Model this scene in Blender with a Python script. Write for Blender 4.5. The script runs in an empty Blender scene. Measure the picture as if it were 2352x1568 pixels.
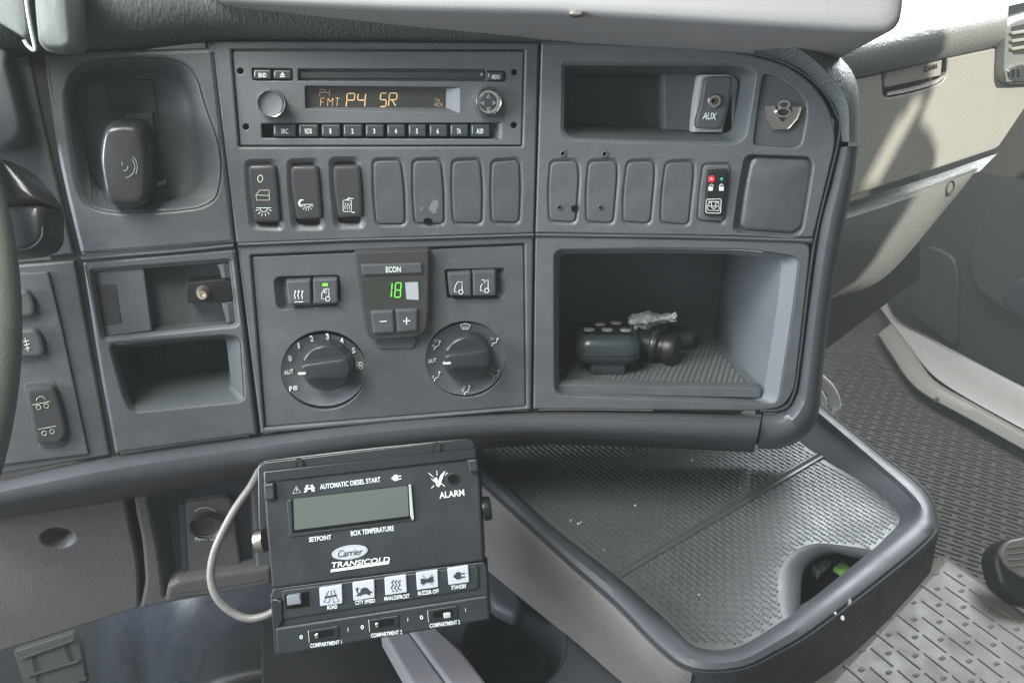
import bpy, math, random
import numpy as np
from mathutils import Matrix, Vector
R_ = math.radians
sc = bpy.context.scene
col = sc.collection
random.seed(4)

# ------------------------------------------------------------------ camera
PITCH = R_(27); W, H, F = 2352.0, 1568.0, 1704.0
CAMZ = 1.5
cd = bpy.data.cameras.new('camera'); cd.sensor_width = 36; cd.lens = 36 * F / W
cd.clip_start = 0.02; cd.clip_end = 60
cam = bpy.data.objects.new('camera', cd); col.objects.link(cam)
cam.location = (0, 0, CAMZ); cam.rotation_euler = (math.pi / 2 - PITCH, 0, 0)
sc.camera = cam
# ------------------------------------------------------------------ world, sun, window and fill light
w = bpy.data.worlds.new('World'); sc.world = w; w.use_nodes = True
nt = w.node_tree; bg = nt.nodes['Background']
bg.inputs[0].default_value = (0.95, 0.95, 1.0, 1); bg.inputs[1].default_value = 0.22
def area(name, loc, target, sx, sy, power, colr):
    l = bpy.data.lights.new(name, 'AREA'); l.shape = 'RECTANGLE'; l.size = sx; l.size_y = sy
    l.energy = power; l.color = colr
    o = bpy.data.objects.new(name, l); col.objects.link(o); o.location = Vector(loc) + Vector((0, 0, CAMZ))
    d = Vector(target) - Vector(loc); o.rotation_euler = d.to_track_quat('-Z', 'Y').to_euler(); return o
area('driver_window_light', (-1.20, -0.02, 0.14), (0.0, 0.45, -0.15), 0.9, 0.6, 34, (0.86, 0.92, 1.0))
area('upper_left_fill_light', (-0.40, 0.02, 0.56), (-0.15, 0.45, -0.05), 0.5, 0.35, 13.5, (0.97, 1.0, 0.94))  # added fill lamp, brightens the upper left of the console
area('windscreen_light', (0.90, 1.85, 0.72), (0.25, 0.5, -0.4), 1.5, 0.8, 70, (0.92, 0.97, 1.0))
SUN = Vector((0.62, -0.55, 0.60)).normalized()       # towards the sun
sl = bpy.data.lights.new('sun', 'SUN'); sl.energy = 5; sl.angle = R_(.6); sl.color = (1.0, 0.95, 0.85)
so = bpy.data.objects.new('sun', sl); col.objects.link(so); so.location = (3, -3, 4)
so.rotation_euler = (-SUN).to_track_quat('-Z', 'Y').to_euler()
vs = sc.view_settings; vs.view_transform = 'Standard'; vs.look = 'None'; vs.exposure = 0.68; vs.gamma = 1
sc.cycles.max_bounces = 8; GLARE = .022

# ------------------------------------------------------------------ maths
A = lambda *v: np.array(v, float)
nrm = lambda v: v / np.linalg.norm(v)
CR = A(1, 0, 0); CU = A(0, math.sin(PITCH), math.cos(PITCH)); CB = A(0, -math.cos(PITCH), math.sin(PITCH))
c2w = lambda x, y, z: x * CR + y * CU + z * CB
def ray(u, v): return c2w((u - W / 2) / F, -(v - H / 2) / F, -1.0)
CAM = A(0, 0, CAMZ)
class Pl:
    def __init__(s, o, n, x=None):
        s.o = np.array(o, float); s.n = nrm(np.array(n, float))
        x = CR if x is None else np.array(x, float); s.x = nrm(x - s.n * x.dot(s.n)); s.y = np.cross(s.n, s.x)
    def at(s, u, v, h=0.0):
        r = ray(u, v); return r * ((s.o + s.n * h).dot(s.n) / r.dot(s.n))
    def loc(s, u, v, h=0.0):
        d = s.at(u, v, h) - s.o; return A(d.dot(s.x), d.dot(s.y))
    def w(s, xy, h=0.0): return s.o + s.x * xy[0] + s.y * xy[1] + s.n * h
    def px(s, u, v, h=0.0):                       # metres per photo pixel here
        return np.linalg.norm(s.at(u + 1, v, h) - s.at(u, v, h))
    def off(s, h): return Pl(s.o + s.n * h, s.n, s.x)
# the console faces: upright planes hinged at the seams
U = nrm(c2w(56, 4916, 1704)); X0 = c2w(1, -.012, 0); X0 = nrm(X0 - U * X0.dot(U)); N0 = np.cross(X0, U)
def hinged(o, a):
    x = math.cos(R_(a)) * X0 - math.sin(R_(a)) * N0; return Pl(o, np.cross(x, U), x)
PR = hinged(ray(1230, 230) * .47, 0)
PC = hinged(PR.o, 10); PL_ = hinged(PC.at(508, 330), 16); PD = hinged(PL_.at(130, 330), 22)
class Dash:                                       # all four faces as one folded surface
    def at(s, u, v, h=0.0):
        p = PR.at(u, v, h)
        if (p - PR.o).dot(PR.x) >= 0: return p
        p = PC.at(u, v, h)
        if (p - PL_.o).dot(PC.x) >= 0: return p
        p = PL_.at(u, v, h)
        if (p - PD.o).dot(PL_.x) >= 0: return p
        return PD.at(u, v, h)
DA = Dash()
class Flat:                                       # at(u,v,h) on a level plane h above z
    def __init__(s, z): s.z = z
    def at(s, u, v, h=0.0):
        r = ray(u, v); return r * ((s.z + h) / r[2])
E1 = A(.84, .545, 0); E1 = nrm(E1); E2 = A(-E1[1], E1[0], 0)
def horiz(z): return Pl((0, 0, z), (0, 0, 1), E1)

def rr(pts, r=6, n=5):
    """round the corners of a pixel polygon"""
    pts = [A(*p) for p in pts]; out = []; m = len(pts)
    for i in range(m):
        p, a, b = pts[i], pts[i - 1], pts[(i + 1) % m]
        ri = r[i] if isinstance(r, (list, tuple)) else r
        da, db = a - p, b - p; la, lb = np.linalg.norm(da), np.linalg.norm(db)
        d = min(ri, la * .48, lb * .48); p0 = p + da / la * d; p1 = p + db / lb * d
        for k in range(n + 1):
            t = k / n; out.append((1 - t) ** 2 * p0 + 2 * t * (1 - t) * p + t * t * p1)
    return out
def rect(u0, v0, u1, v1): return [(u0, v0), (u1, v0), (u1, v1), (u0, v1)]
def circ(u, v, r, n=28, ry=None): return [A(u + r * math.cos(2 * math.pi * k / n), v + (ry or r) * math.sin(2 * math.pi * k / n)) for k in range(n)]
def cat(pts, n=8):
    P = [A(*p) for p in pts]; P = [2 * P[0] - P[1]] + P + [2 * P[-1] - P[-2]]; out = []
    for i in range(1, len(P) - 2):
        for k in range(n):
            t = k / n; a, b, c, d = P[i - 1:i + 3]
            out.append(.5 * (2 * b + (c - a) * t + (2 * a - 5 * b + 4 * c - d) * t * t + (3 * b - a - 3 * c + d) * t ** 3))
    return out + [P[-2]]
def inset(xy, d):
    if d == 0: return xy
    m = len(xy); out = []
    ar = sum(xy[i][0] * xy[(i + 1) % m][1] - xy[(i + 1) % m][0] * xy[i][1] for i in range(m)); sg = 1 if ar > 0 else -1
    for i in range(m):
        a, p, b = xy[i - 1], xy[i], xy[(i + 1) % m]
        e = b - a; l = np.linalg.norm(e) or 1; out.append(p + A(-e[1], e[0]) / l * d * sg)
    return out

def sinset(xy, d):
    if d == 0: return xy
    a = np.array(xy); lo, hi = a.min(0), a.max(0); c = (lo + hi) / 2; k = np.maximum(1 - d / ((hi - lo) / 2), .02)
    return [c + (q - c) * k for q in a]

# ------------------------------------------------------------------ materials
def mat(name, c, rough=.5, spec=.5, metal=0, emit=None, es=0, bump=None, var=0, coat=0, trans=0, alpha=None):
    m = bpy.data.materials.new(name); m.use_nodes = True; t = m.node_tree; p = t.nodes['Principled BSDF']
    p.inputs['Base Color'].default_value = (*c, 1); p.inputs['Roughness'].default_value = rough
    p.inputs['Metallic'].default_value = metal; p.inputs['Specular IOR Level'].default_value = spec
    p.inputs['Coat Weight'].default_value = coat; p.inputs['Coat Roughness'].default_value = .12
    p.inputs['Transmission Weight'].default_value = trans
    if emit: p.inputs['Emission Color'].default_value = (*emit, 1); p.inputs['Emission Strength'].default_value = es
    tc = t.nodes.new('ShaderNodeTexCoord')
    if bump:
        kind, scale, dist, stretch = bump
        mp = t.nodes.new('ShaderNodeMapping'); mp.inputs['Scale'].default_value = stretch
        t.links.new(tc.outputs['Object'], mp.inputs[0])
        if kind == 'voro':
            tx = t.nodes.new('ShaderNodeTexVoronoi'); tx.inputs['Scale'].default_value = scale; tx.feature = 'SMOOTH_F1'; o = tx.outputs['Distance']
        else:
            tx = t.nodes.new('ShaderNodeTexNoise'); tx.inputs['Scale'].default_value = scale; tx.inputs['Detail'].default_value = 3; o = tx.outputs['Fac']
        t.links.new(mp.outputs[0], tx.inputs['Vector'])
        b = t.nodes.new('ShaderNodeBump'); b.inputs['Distance'].default_value = dist; b.inputs['Strength'].default_value = 1
        t.links.new(o, b.inputs['Height']); t.links.new(b.outputs[0], p.inputs['Normal'])
    if var:
        n = t.nodes.new('ShaderNodeTexNoise'); n.inputs['Scale'].default_value = 22; n.inputs['Detail'].default_value = 6; n.inputs['Roughness'].default_value = .65
        t.links.new(tc.outputs['Object'], n.inputs['Vector'])
        mr = t.nodes.new('ShaderNodeMapRange'); mr.inputs[1].default_value = .3; mr.inputs[2].default_value = .7
        mr.inputs[3].default_value = rough - .12; mr.inputs[4].default_value = rough + .12
        t.links.new(n.outputs['Fac'], mr.inputs[0]); t.links.new(mr.outputs[0], p.inputs['Roughness'])
        n2 = t.nodes.new('ShaderNodeTexNoise'); n2.inputs['Scale'].default_value = 60; n2.inputs['Detail'].default_value = 8; n2.inputs['Roughness'].default_value = .75
        t.links.new(tc.outputs['Object'], n2.inputs['Vector'])
        m2 = t.nodes.new('ShaderNodeMapRange'); m2.inputs[1].default_value = .40; m2.inputs[2].default_value = .78; m2.inputs[3].default_value = 0; m2.inputs[4].default_value = var * 1.1
        t.links.new(n2.outputs['Fac'], m2.inputs[0])
        mx = t.nodes.new('ShaderNodeMix'); mx.data_type = 'RGBA'; mx.inputs[6].default_value = (*c, 1); mx.inputs[7].default_value = (.30, .29, .27, 1)
        t.links.new(m2.outputs[0], mx.inputs[0]); t.links.new(mx.outputs[2], p.inputs['Base Color'])
    return m
ONE = (1, 1, 1)
M = dict(
    fascia=mat('fascia_plastic', (.058, .062, .070), .50, .5, bump=('noise', 1100, .00018, ONE), var=.09),
    pad=mat('padded_vinyl', (.066, .073, .072), .52, .5, bump=('voro', 520, .0006, (1.6, 1, .55)), var=.03),
    roll=mat('trim_plastic', (.052, .053, .061), .42, .55, bump=('noise', 1400, .0001, ONE), var=.04),
    lower=mat('lower_dash_plastic', (.090, .087, .087), .50, .45, bump=('voro', 700, .00022, (1.8, 1, .6)), var=.05),
    blank=mat('blank_plastic', (.048, .051, .058), .46, .5, bump=('noise', 1100, .00015, ONE), var=.09),
    gloss=mat('rocker_plastic', (.034, .034, .037), .28, .55, bump=('noise', 900, .00003, ONE)),
    knob=mat('knob_plastic', (.022, .023, .027), .34, .5),
    deep=mat('pocket_plastic', (.052, .058, .062), .62, .35, bump=('noise', 1300, .0001, ONE), var=.03),
    binm=mat('bin_plastic', (.10, .11, .122), .55, .4, bump=('noise', 1300, .0001, ONE), var=.04),
    strip=mat('strip_plastic', (.17, .165, .175), .38, .5, var=.04),
    black=mat('black_plastic', (.008, .008, .009), .42, .4),
    hole=mat('hole_black', (.002, .002, .002), .9, .1),
    radio=mat('radio_face_plastic', (.078, .084, .092), .48, .5, bump=('noise', 1100, .00013, ONE), var=.06),
    rbtn=mat('radio_button_plastic', (.030, .034, .037), .40, .5),
    lcd=mat('display_glass', (.030, .032, .026), .18, .5, coat=.3),
    amber=mat('amber_segments', (.5, .3, .15), .6, .2, emit=(1.0, .70, .42), es=.17),
    dim=mat('dim_amber_segments', (.3, .2, .12), .6, .2, emit=(1.0, .60, .32), es=0.092),
    green=mat('green_segments', (.1, .5, .05), .6, .2, emit=(.20, .85, .10), es=0.316),
    gled=mat('green_lamp', (.1, .9, .05), .5, .2, emit=(.25, 1.0, .03), es=0.747),
    gled2=mat('unlit_green_lamp', (.03, .20, .13), .3, .5, coat=.5),
    red=mat('red_lamp', (.9, .01, .02), .4, .3, emit=(1, .01, .03), es=1.1),
    redcore=mat('red_lamp_core', (1, .3, .3), .4, .3, emit=(1, .22, .28), es=1.3),
    ink=mat('white_print', (.52, .55, .55), .55, .3),
    inkdim=mat('grey_print', (.30, .33, .33), .55, .3),
    inkgreen=mat('pale_green_print', (.42, .45, .36), .55, .3),
    inkblue=mat('blue_print', (.12, .24, .55), .55, .3),
    chrome=mat('chrome', (.72, .70, .67), .16, .5, metal=1),
    satin=mat('satin_metal', (.50, .46, .42), .30, .5, metal=1),
    brass=mat('brass_contact', (.95, .85, .70), .35, .5, metal=1),
    ctrl=mat('controller_plastic', (.009, .012, .015), .42, .38, bump=('noise', 1500, .00006, ONE), var=.015),
    brk=mat('bracket_paint', (.006, .007, .009), .33, .5),
    key=mat('membrane_key', (.31, .325, .36), .42, .4),
    keyink=mat('key_print', (.02, .02, .025), .5, .3),
    cable=mat('grey_cable', (.16, .152, .148), .42, .5, bump=('noise', 200, .0004, ONE)),
    mat_=mat('rubber_mat', (.055, .060, .062), .50, .6, bump=('noise', 900, .0001, ONE), var=.05),
    tray=mat('tray_plastic', (.042, .044, .052), .50, .4, bump=('noise', 1500, .00005, ONE), var=.03),
    side=mat('console_side_vinyl', (.115, .107, .104), .5, .5, bump=('voro', 650, .00035, (1.5, 1, 1)), var=.06),
    cons=mat('console_plastic', (.035, .038, .046), .48, .5, bump=('noise', 1200, .0001, ONE), var=.03),
    tunnel=mat('tunnel_cover', (.015, .018, .026), .33, .5, bump=('noise', 200, .0002, ONE), var=.05),
    grip=mat('tunnel_rubber', (.108, .101, .088), .5, .5, bump=('noise', 500, .0002, ONE), var=.12),
    floor=mat('floor_rubber', (.021, .019, .013), .65, .45, bump=('noise', 500, .0003, ONE), var=.16),
    pdash=mat('passenger_dash_plastic', (.29, .285, .255), .42, .5, bump=('voro', 420, .0005, ONE), var=.05),
    ppad=mat('passenger_dash_pad', (.16, .168, .162), .45, .5, bump=('voro', 380, .0008, ONE), var=.05),
    pdark=mat('passenger_dark_plastic', (.030, .031, .028), .6, .3),
    door=mat('door_plastic', (.036, .040, .036), .55, .35, bump=('noise', 500, .0002, ONE), var=.03),
    doord=mat('door_pocket', (.03, .033, .038), .55, .35),
    sill=mat('sill_paint', (.23, .215, .20), .45, .5, var=.06),
    seal=mat('sill_seal', (.16, .15, .13), .5, .5),
    top=mat('grey_tray_plastic', (.285, .28, .28), .45, .45, bump=('noise', 900, .0001, ONE), var=.05),
    hood=mat('hood_plastic', (.17, .185, .18), .45, .45, bump=('noise', 900, .0001, ONE)),
    hoodedge=mat('hood_edge', (.38, .385, .39), .35, .5),
    wheel=mat('steering_leather', (.18, .19, .165), .5, .4, bump=('voro', 900, .0001, ONE)),
    white=mat('white_plastic', (.62, .62, .58), .4, .5),
    film=mat('clear_film', (.50, .52, .53), .12, .8, trans=.35, bump=('noise', 220, .004, ONE)),
    drop=mat('clear_gel', (.75, .82, .82), .05, .6, trans=.7),
    fob=mat('fob_plastic', (.022, .028, .031), .34, .5, bump=('noise', 900, .0001, ONE)),
    scuff=mat('scuffed_plastic', (.12, .13, .15), .6, .3),
    fobkey=mat('fob_button', (.17, .17, .16), .45, .4),
    lime=mat('lime_plastic', (.22, .42, .10), .5, .4),
)

# ------------------------------------------------------------------ object makers
def root(name, label, cat_, at, group=None):
    o = bpy.data.objects.new(name, None); col.objects.link(o); o.empty_display_size = .02
    o.location = Vector(A(*at) + CAM); o['label'] = label; o['category'] = cat_
    if group: o['group'] = group
    return o
def mk(name, V, Fc, m, parent=None, smooth=32, label=None, mats=None, fm=None):
    V = np.array(V, float) + CAM; c = (V.min(0) + V.max(0)) / 2
    me = bpy.data.meshes.new(name); me.from_pydata((V - c).tolist(), [], [list(f) for f in Fc]); me.update()
    me.materials.append(m)
    if mats:
        for q in mats: me.materials.append(q)
        for i, k in enumerate(fm): me.polygons[i].material_index = k
    if smooth:
        me.polygons.foreach_set('use_smooth', [True] * len(me.polygons)); me.set_sharp_from_angle(angle=R_(smooth))
    o = bpy.data.objects.new(name, me); col.objects.link(o)
    if parent:
        o.parent = parent; p = parent; off = Vector((0, 0, 0))
        while p: off += p.location; p = p.parent
        o.location = Vector(c) - off
    else: o.location = Vector(c)
    if label: o['label'] = label
    return o
def tag(o, label, cat_=None, kind=None, group=None):
    if label: o['label'] = label
    if cat_: o['category'] = cat_
    if kind: o['kind'] = kind
    if group: o['group'] = group
    return o
def loftv(rings, closed=True, cap0=False, cap1=True):
    n = len(rings[0]); V = [p for r in rings for p in r]; Fc = []
    for k in range(len(rings) - 1):
        for i in range(n if closed else n - 1):
            j = (i + 1) % n; Fc.append((k * n + i, k * n + j, (k + 1) * n + j, (k + 1) * n + i))
    if cap1: Fc.append(tuple((len(rings) - 1) * n + i for i in range(n)))
    if cap0: Fc.append(tuple(range(n))[::-1])
    return V, Fc
def join(parts):
    V = []; Fc = []
    for v, f in parts:
        b = len(V); V += list(v); Fc += [tuple(i + b for i in q) for q in f]
    return V, Fc
def ring(pl, px, ht, h=None, d=0):
    xy = sinset([pl.loc(p[0], p[1], ht) for p in px], d); return [pl.w(q, ht if h is None else h) for q in xy]
def padv(pl, px, ht, h0, bev=.0008, dish=0):
    rs = [ring(pl, px, ht, h0), ring(pl, px, ht, ht - bev), ring(pl, px, ht, ht - bev * .3, bev * .3), ring(pl, px, ht, ht, bev), ring(pl, px, ht, ht, bev + .00015)]
    if dish: rs += [ring(pl, px, ht, ht - dish, bev + abs(dish) * 1.5)]
    return loftv(rs)
def pad(name, pl, px, ht, h0, m, parent, bev=.0008, dish=0, label=None):
    V, Fc = padv(pl, px, ht, h0, bev, dish); return mk(name, V, Fc, m, parent, 40, label)
def pocket(name, pl, px, h, depth, m, parent, bev=.001, taper=0, label=None, slope=0):
    """open box sunk behind the face; slope = width of a chamfer round the mouth"""
    rs = [ring(pl, px, h, h - .0001, -.0004), ring(pl, px, h, h - bev * .3, bev * .3), ring(pl, px, h, h - bev, bev)]
    if slope: rs.append(ring(pl, px, h, h - slope, bev + slope * .6))
    rs.append(ring(pl, px, h, h - depth, bev + slope * .6 + taper))
    V, Fc = loftv(rs); return mk(name, V, Fc, m, parent, 40, label)
def plate(name, pl, outer, holes, h, thick, m, parent, bev=.0008, label=None):
    cu = bpy.data.curves.new(name, 'CURVE'); cu.dimensions = '2D'; cu.fill_mode = 'BOTH'
    for px in [outer] + holes:
        sp = cu.splines.new('POLY'); sp.points.add(len(px) - 1); sp.use_cyclic_u = True
        for i, p in enumerate(px):
            q = pl.loc(p[0], p[1], h); sp.points[i].co = (q[0], q[1], 0, 1)
    cu.extrude = thick / 2 - bev; cu.bevel_depth = bev; cu.bevel_resolution = 2; cu.offset = -bev
    return from_curve(name, cu, pl, h - thick / 2, m, parent, label=label)
def from_curve(name, cu, pl, h, m, parent, zs=1.0, tf=None, smooth=40, label=None):
    ob = bpy.data.objects.new('tmp', cu); col.objects.link(ob)
    dg = bpy.context.evaluated_depsgraph_get(); me = bpy.data.meshes.new_from_object(ob.evaluated_get(dg))
    n = len(me.vertices); co = np.empty(n * 3); me.vertices.foreach_get('co', co); co = co.reshape(-1, 3)
    Fc = [tuple(p.vertices) for p in me.polygons]
    bpy.data.objects.remove(ob); bpy.data.meshes.remove(me); bpy.data.curves.remove(cu)
    if tf: co = tf(co)
    V = pl.o + co[:, :1] * pl.x + co[:, 1:2] * pl.y + (co[:, 2:3] * zs + h) * pl.n
    return mk(name, V, Fc, m, parent, smooth, label)
def strokes(name, pl, lines, wpx, m, parent, h=0.0, thick=.00025, label=None, closed=()):
    """printed or moulded symbol: pixel polylines of width wpx"""
    cu = bpy.data.curves.new(name, 'CURVE'); cu.dimensions = '3D'
    for k, L in enumerate(lines):
        sp = cu.splines.new('POLY'); sp.points.add(len(L) - 1); sp.use_cyclic_u = k in closed
        for i, p in enumerate(L):
            q = pl.loc(p[0], p[1], h); sp.points[i].co = (q[0], q[1], 0, 1)
    s = pl.px(*lines[0][0], h); cu.bevel_depth = wpx * s / 2; cu.bevel_resolution = 1; cu.use_fill_caps = True
    return from_curve(name, cu, pl, h + thick * .5, m, parent, zs=thick / (wpx * s), label=label)
def solid(name, pl, polys, m, parent, h=0.0, thick=.0003, label=None):
    return mk(name, *join([loftv([ring(pl, p, h, h - .0002), ring(pl, p, h, h + thick)]) for p in polys]), m, parent, 0, label)
def txt(name, pl, s, u0, u1, v, hpx, m, parent, h=0.0, rot=0, bold=0, shear=0, thick=.0003, dv=0):
    """lettering centred on v, capitals hpx tall, spread from u0 to u1 (dv = rise of the far end)"""
    cu = bpy.data.curves.new(name, 'FONT'); cu.body = s; cu.align_x = 'CENTER'; cu.align_y = 'CENTER'
    cu.extrude = .02; cu.offset = bold; cu.shear = shear; cu.resolution_u = 3
    a = pl.loc(u0, v, h); b = pl.loc(u1, v + dv, h); c = (a + b) / 2; wd = np.linalg.norm(b - a)
    ang = math.atan2(b[1] - a[1], b[0] - a[0]) + R_(rot)
    hh = np.linalg.norm(pl.loc((u0 + u1) / 2, v - hpx / 2, h) - pl.loc((u0 + u1) / 2, v + hpx / 2, h))
    def tf(co):
        lo, hi = co.min(0), co.max(0); x = (co[:, 0] - (lo[0] + hi[0]) / 2) / (hi[0] - lo[0]) * wd; y = (co[:, 1] - (lo[1] + hi[1]) / 2) / (hi[1] - lo[1]) * hh
        z = (co[:, 2] - lo[2]) / .04 * thick
        return np.stack([c[0] + x * math.cos(ang) - y * math.sin(ang), c[1] + x * math.sin(ang) + y * math.cos(ang), z], 1)
    return from_curve(name, cu, pl, h, m, parent, tf=tf, smooth=0)
def band(name, surf, inner, outer, prof, m, parent, n=8, label=None, smooth=50, ends=True):
    """strip swept between two pixel lines; prof = [(t across, height)]"""
    I = cat(inner, n); O = cat(outer, n); rs = []
    for a, b in zip(I, O): rs.append([surf.at(*(a + (b - a) * t), h) for t, h in prof])
    V, Fc = loftv(rs, closed=False, cap0=ends, cap1=ends); return mk(name, V, Fc, m, parent, smooth, label)
def sheet(name, rows, m, parent, smooth=60, label=None):
    V, Fc = loftv(rows, closed=False, cap1=False); return mk(name, V, Fc, m, parent, smooth, label)
def tube(name, pts, r, m, parent=None, n=14, label=None, rz=None):
    P = cat(pts, 8); rs = []
    for i, p in enumerate(P):
        t = nrm(P[min(i + 1, len(P) - 1)] - P[max(i - 1, 0)]); a = nrm(np.cross(t, A(.13, .31, .94))); b = np.cross(t, a)
        rs.append([p + r * (a * math.cos(2 * math.pi * k / n) + (rz or 1) * b * math.sin(2 * math.pi * k / n)) for k in range(n)])
    V, Fc = loftv(rs, cap0=True, cap1=True); return mk(name, V, Fc, m, parent, 50, label)
def boxv(c, x, y, z, sx, sy, sz, bev=0, n=4):
    """rounded box about c with half sizes; bottom to top along z"""
    q = []
    r = bev or .0001
    for (gx, gy, a0) in ((1, 1, 0), (-1, 1, 90), (-1, -1, 180), (1, -1, 270)):
        for k in range(n + 1):
            a = R_(a0 + 90 * k / n); q.append((gx * (sx - r) + r * math.cos(a), gy * (sy - r) + r * math.sin(a)))
    def rg(h, d):
        return [c + x * (px_ * (1 - d / sx)) + y * (py * (1 - d / sy)) + z * h for px_, py in q]
    b = min(bev, sz) * .7
    return loftv([rg(-sz, b), rg(-sz + b * .3, b * .3), rg(-sz + b, 0), rg(sz - b, 0), rg(sz - b * .3, b * .3), rg(sz, b)], cap0=True, cap1=True)
def ringk(pl, px, ht, h, k):
    xy = [pl.loc(p[0], p[1], ht) for p in px]; c = sum(xy) / len(xy); return [pl.w(c + (q - c) * k, h) for q in xy]
def dome(pl, px, ht, h0, drop, m, name, parent, label=None, wide=.22):
    rs = [ringk(pl, px, ht, h0, 1)] + [ringk(pl, px, ht, ht - drop * (1 - math.sin(a)) , 1 - wide * (1 - math.cos(a))) for a in np.linspace(0, math.pi / 2, 7)] + [ringk(pl, px, ht, ht + drop * .06, (1 - wide) * .6), ringk(pl, px, ht, ht + drop * .08, (1 - wide) * .2)]
    V, Fc = loftv(rs); return mk(name, V, Fc, m, parent, 75, label)
def disc(name, pl, u, v, rpx, h, prof, m, parent, n=32, label=None, cap=True):
    """turned part on a face; prof = [(radius fraction, height)]"""
    c = pl.loc(u, v, h); s = pl.px(u, v, h) * rpx
    rs = [[pl.w(c + s * f * A(math.cos(2 * math.pi * k / n), math.sin(2 * math.pi * k / n)), hh) for k in range(n)] for f, hh in prof]
    V, Fc = loftv(rs, cap1=cap); return mk(name, V, Fc, m, parent, 35, label)
def inpoly(p, poly):
    c = False; j = len(poly) - 1
    for i in range(len(poly)):
        if (poly[i][1] > p[1]) != (poly[j][1] > p[1]) and p[0] < (poly[j][0] - poly[i][0]) * (p[1] - poly[i][1]) / (poly[j][1] - poly[i][1]) + poly[i][0]: c = not c
        j = i
    return c
def arc(u, v, r, a0, a1, n=12, ry=None):
    return [(u + r * math.cos(R_(a0 + (a1 - a0) * k / n)), v - (ry or r) * math.sin(R_(a0 + (a1 - a0) * k / n))) for k in range(n + 1)]
# zoom windows used while measuring the photograph
def Zf(ou, ov, k): return lambda *a: [(ou + x / k, ov + y / k) for x, y in a]
Z1 = Zf(0, 0, 2.986); Z2 = Zf(466.7, 58.3, 2.987); Z3 = Zf(1195.8, 58.3, 2.987); Z4 = Zf(0, 525, 2.986)
Z5 = Zf(554.2, 525, 3.163); Z6 = Zf(1195.8, 525, 2.829); ZA = Zf(1750, 0, 2.987); ZB = Zf(1750, 525, 2.987)
ZC = Zf(1750, 1050, 3.027); ZT = Zf(1050, 933.3, 2.471); ZK = Zf(437.5, 962.5, 2.589); ZL = Zf(0, 991.7, 2.721)
O1 = lambda Z, x, y: Z((x, y))[0]

# ================================================================== DASHBOARD
dash = root('dashboard', 'dark grey truck dashboard console wrapping round towards the driver, with padded top edge', 'dashboard', PR.at(1200, 1000, -.05))
sw_c = [  # (slot, rocker) outlines on the centre face
    (Z2((290, 930), (500, 925), (522, 1090), (552, 1405), (325, 1392), (298, 1120)), Z2((303, 962), (495, 957), (510, 1090), (532, 1352), (345, 1356), (308, 1120))),
    (Z2((580, 925), (790, 918), (808, 1090), (832, 1400), (615, 1400), (585, 1120)), Z2((598, 968), (788, 962), (802, 1090), (818, 1330), (640, 1338), (602, 1120))),
    (Z2((868, 912), (1070, 908), (1090, 1080), (1110, 1388), (905, 1392), (875, 1110)), Z2((888, 965), (1075, 958), (1088, 1080), (1095, 1318), (925, 1326), (893, 1110)))]
bl_c = [Z2((1168, 932), (1352, 927), (1378, 1130), (1382, 1362), (1190, 1362), (1170, 1130)),
        Z2((1443, 932), (1628, 927), (1648, 1130), (1650, 1360), (1455, 1356), (1440, 1130)),
        Z2((1713, 935), (1897, 925), (1914, 1130), (1908, 1356), (1720, 1352), (1708, 1130)),
        Z2((1984, 938), (2166, 925), (2176, 1130), (2164, 1352), (1984, 1348), (1976, 1130))]
bl_r = [Z3((207, 938), (385, 930), (398, 1040), (375, 1350), (200, 1340), (193, 1140)),
        Z3((470, 938), (655, 930), (660, 1040), (632, 1355), (456, 1345), (452, 1140)),
        Z3((735, 940), (914, 932), (916, 1040), (887, 1356), (706, 1345), (708, 1140)),
        Z3((1000, 945), (1184, 936), (1184, 1040), (1150, 1366), (965, 1350), (972, 1140))]
lock_slot = Z3((1250, 950), (1448, 945), (1446, 1060), (1402, 1372), (1212, 1342), (1228, 1140))
grow = lambda P, du, dv, ou=0, ov=0: [(sum(q[0] for q in P) / len(P) + ou + (p[0] - sum(q[0] for q in P) / len(P)) * du, sum(q[1] for q in P) / len(P) + ov + (p[1] - sum(q[1] for q in P) / len(P)) * dv) for p in P]
radio_hole = [(530.5, 114.5), (1206.5, 114.5), (1200.5, 337), (548.5, 338)]
clim_hole = [(576, 587), (1205.5, 560), (1209.5, 934.5), (607.5, 983)]
# slots are chamfered mouths cut through the face
cslots = [rr(s, 14) for s, _ in sw_c] + [rr(grow(b, 1.10, 1.07, 1.2, -.3), 15) for b in bl_c]
plate('fascia_panel', PC, rr([(487, 94), (1238, 99), (1227, 536), (543, 559)], [3, 5, 2, 2]), [rr(radio_hole, 4)] + cslots, 0, .012, M['fascia'], dash, .0012, 'upper middle face with the radio and seven switch slots')
plate('fascia_panel', PC, rr([(545, 565), (1226, 542), (1221, 941), (599, 996)], [2, 2, 4, 4]), [rr(clim_hole, 3)], -.0012, .012, M['fascia'], dash, .0014, 'lower middle face around the climate controls')
for s in cslots: pocket('switch_slot', PC, s, 0, .009, M['roll'], dash, .0024)
# ridge under the switches
band('ridge', DA, [(546, 556), (800, 546), (1000, 541), (1226, 534.5)], [(547, 569), (800, 558), (1000, 553), (1226, 546)], [(0, -.002), (.25, .0002), (.5, .001), (.75, .0002), (1, -.002)], M['fascia'], dash)
band('ridge', DA, [(1230, 534.5), (1400, 537), (1600, 540), (1866, 547)], [(1230, 546), (1400, 548), (1600, 551), (1866, 560)], [(0, -.002), (.25, .0002), (.5, .001), (.75, .0002), (1, -.002)], M['fascia'], dash)
band('ridge', DA, [(186, 588), (300, 579), (420, 570), (536, 558)], [(188, 604), (300, 594), (420, 583), (536, 572)], [(0, -.002), (.25, .0002), (.5, .0015), (.75, .0002), (1, -.002)], M['fascia'], dash)
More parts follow.
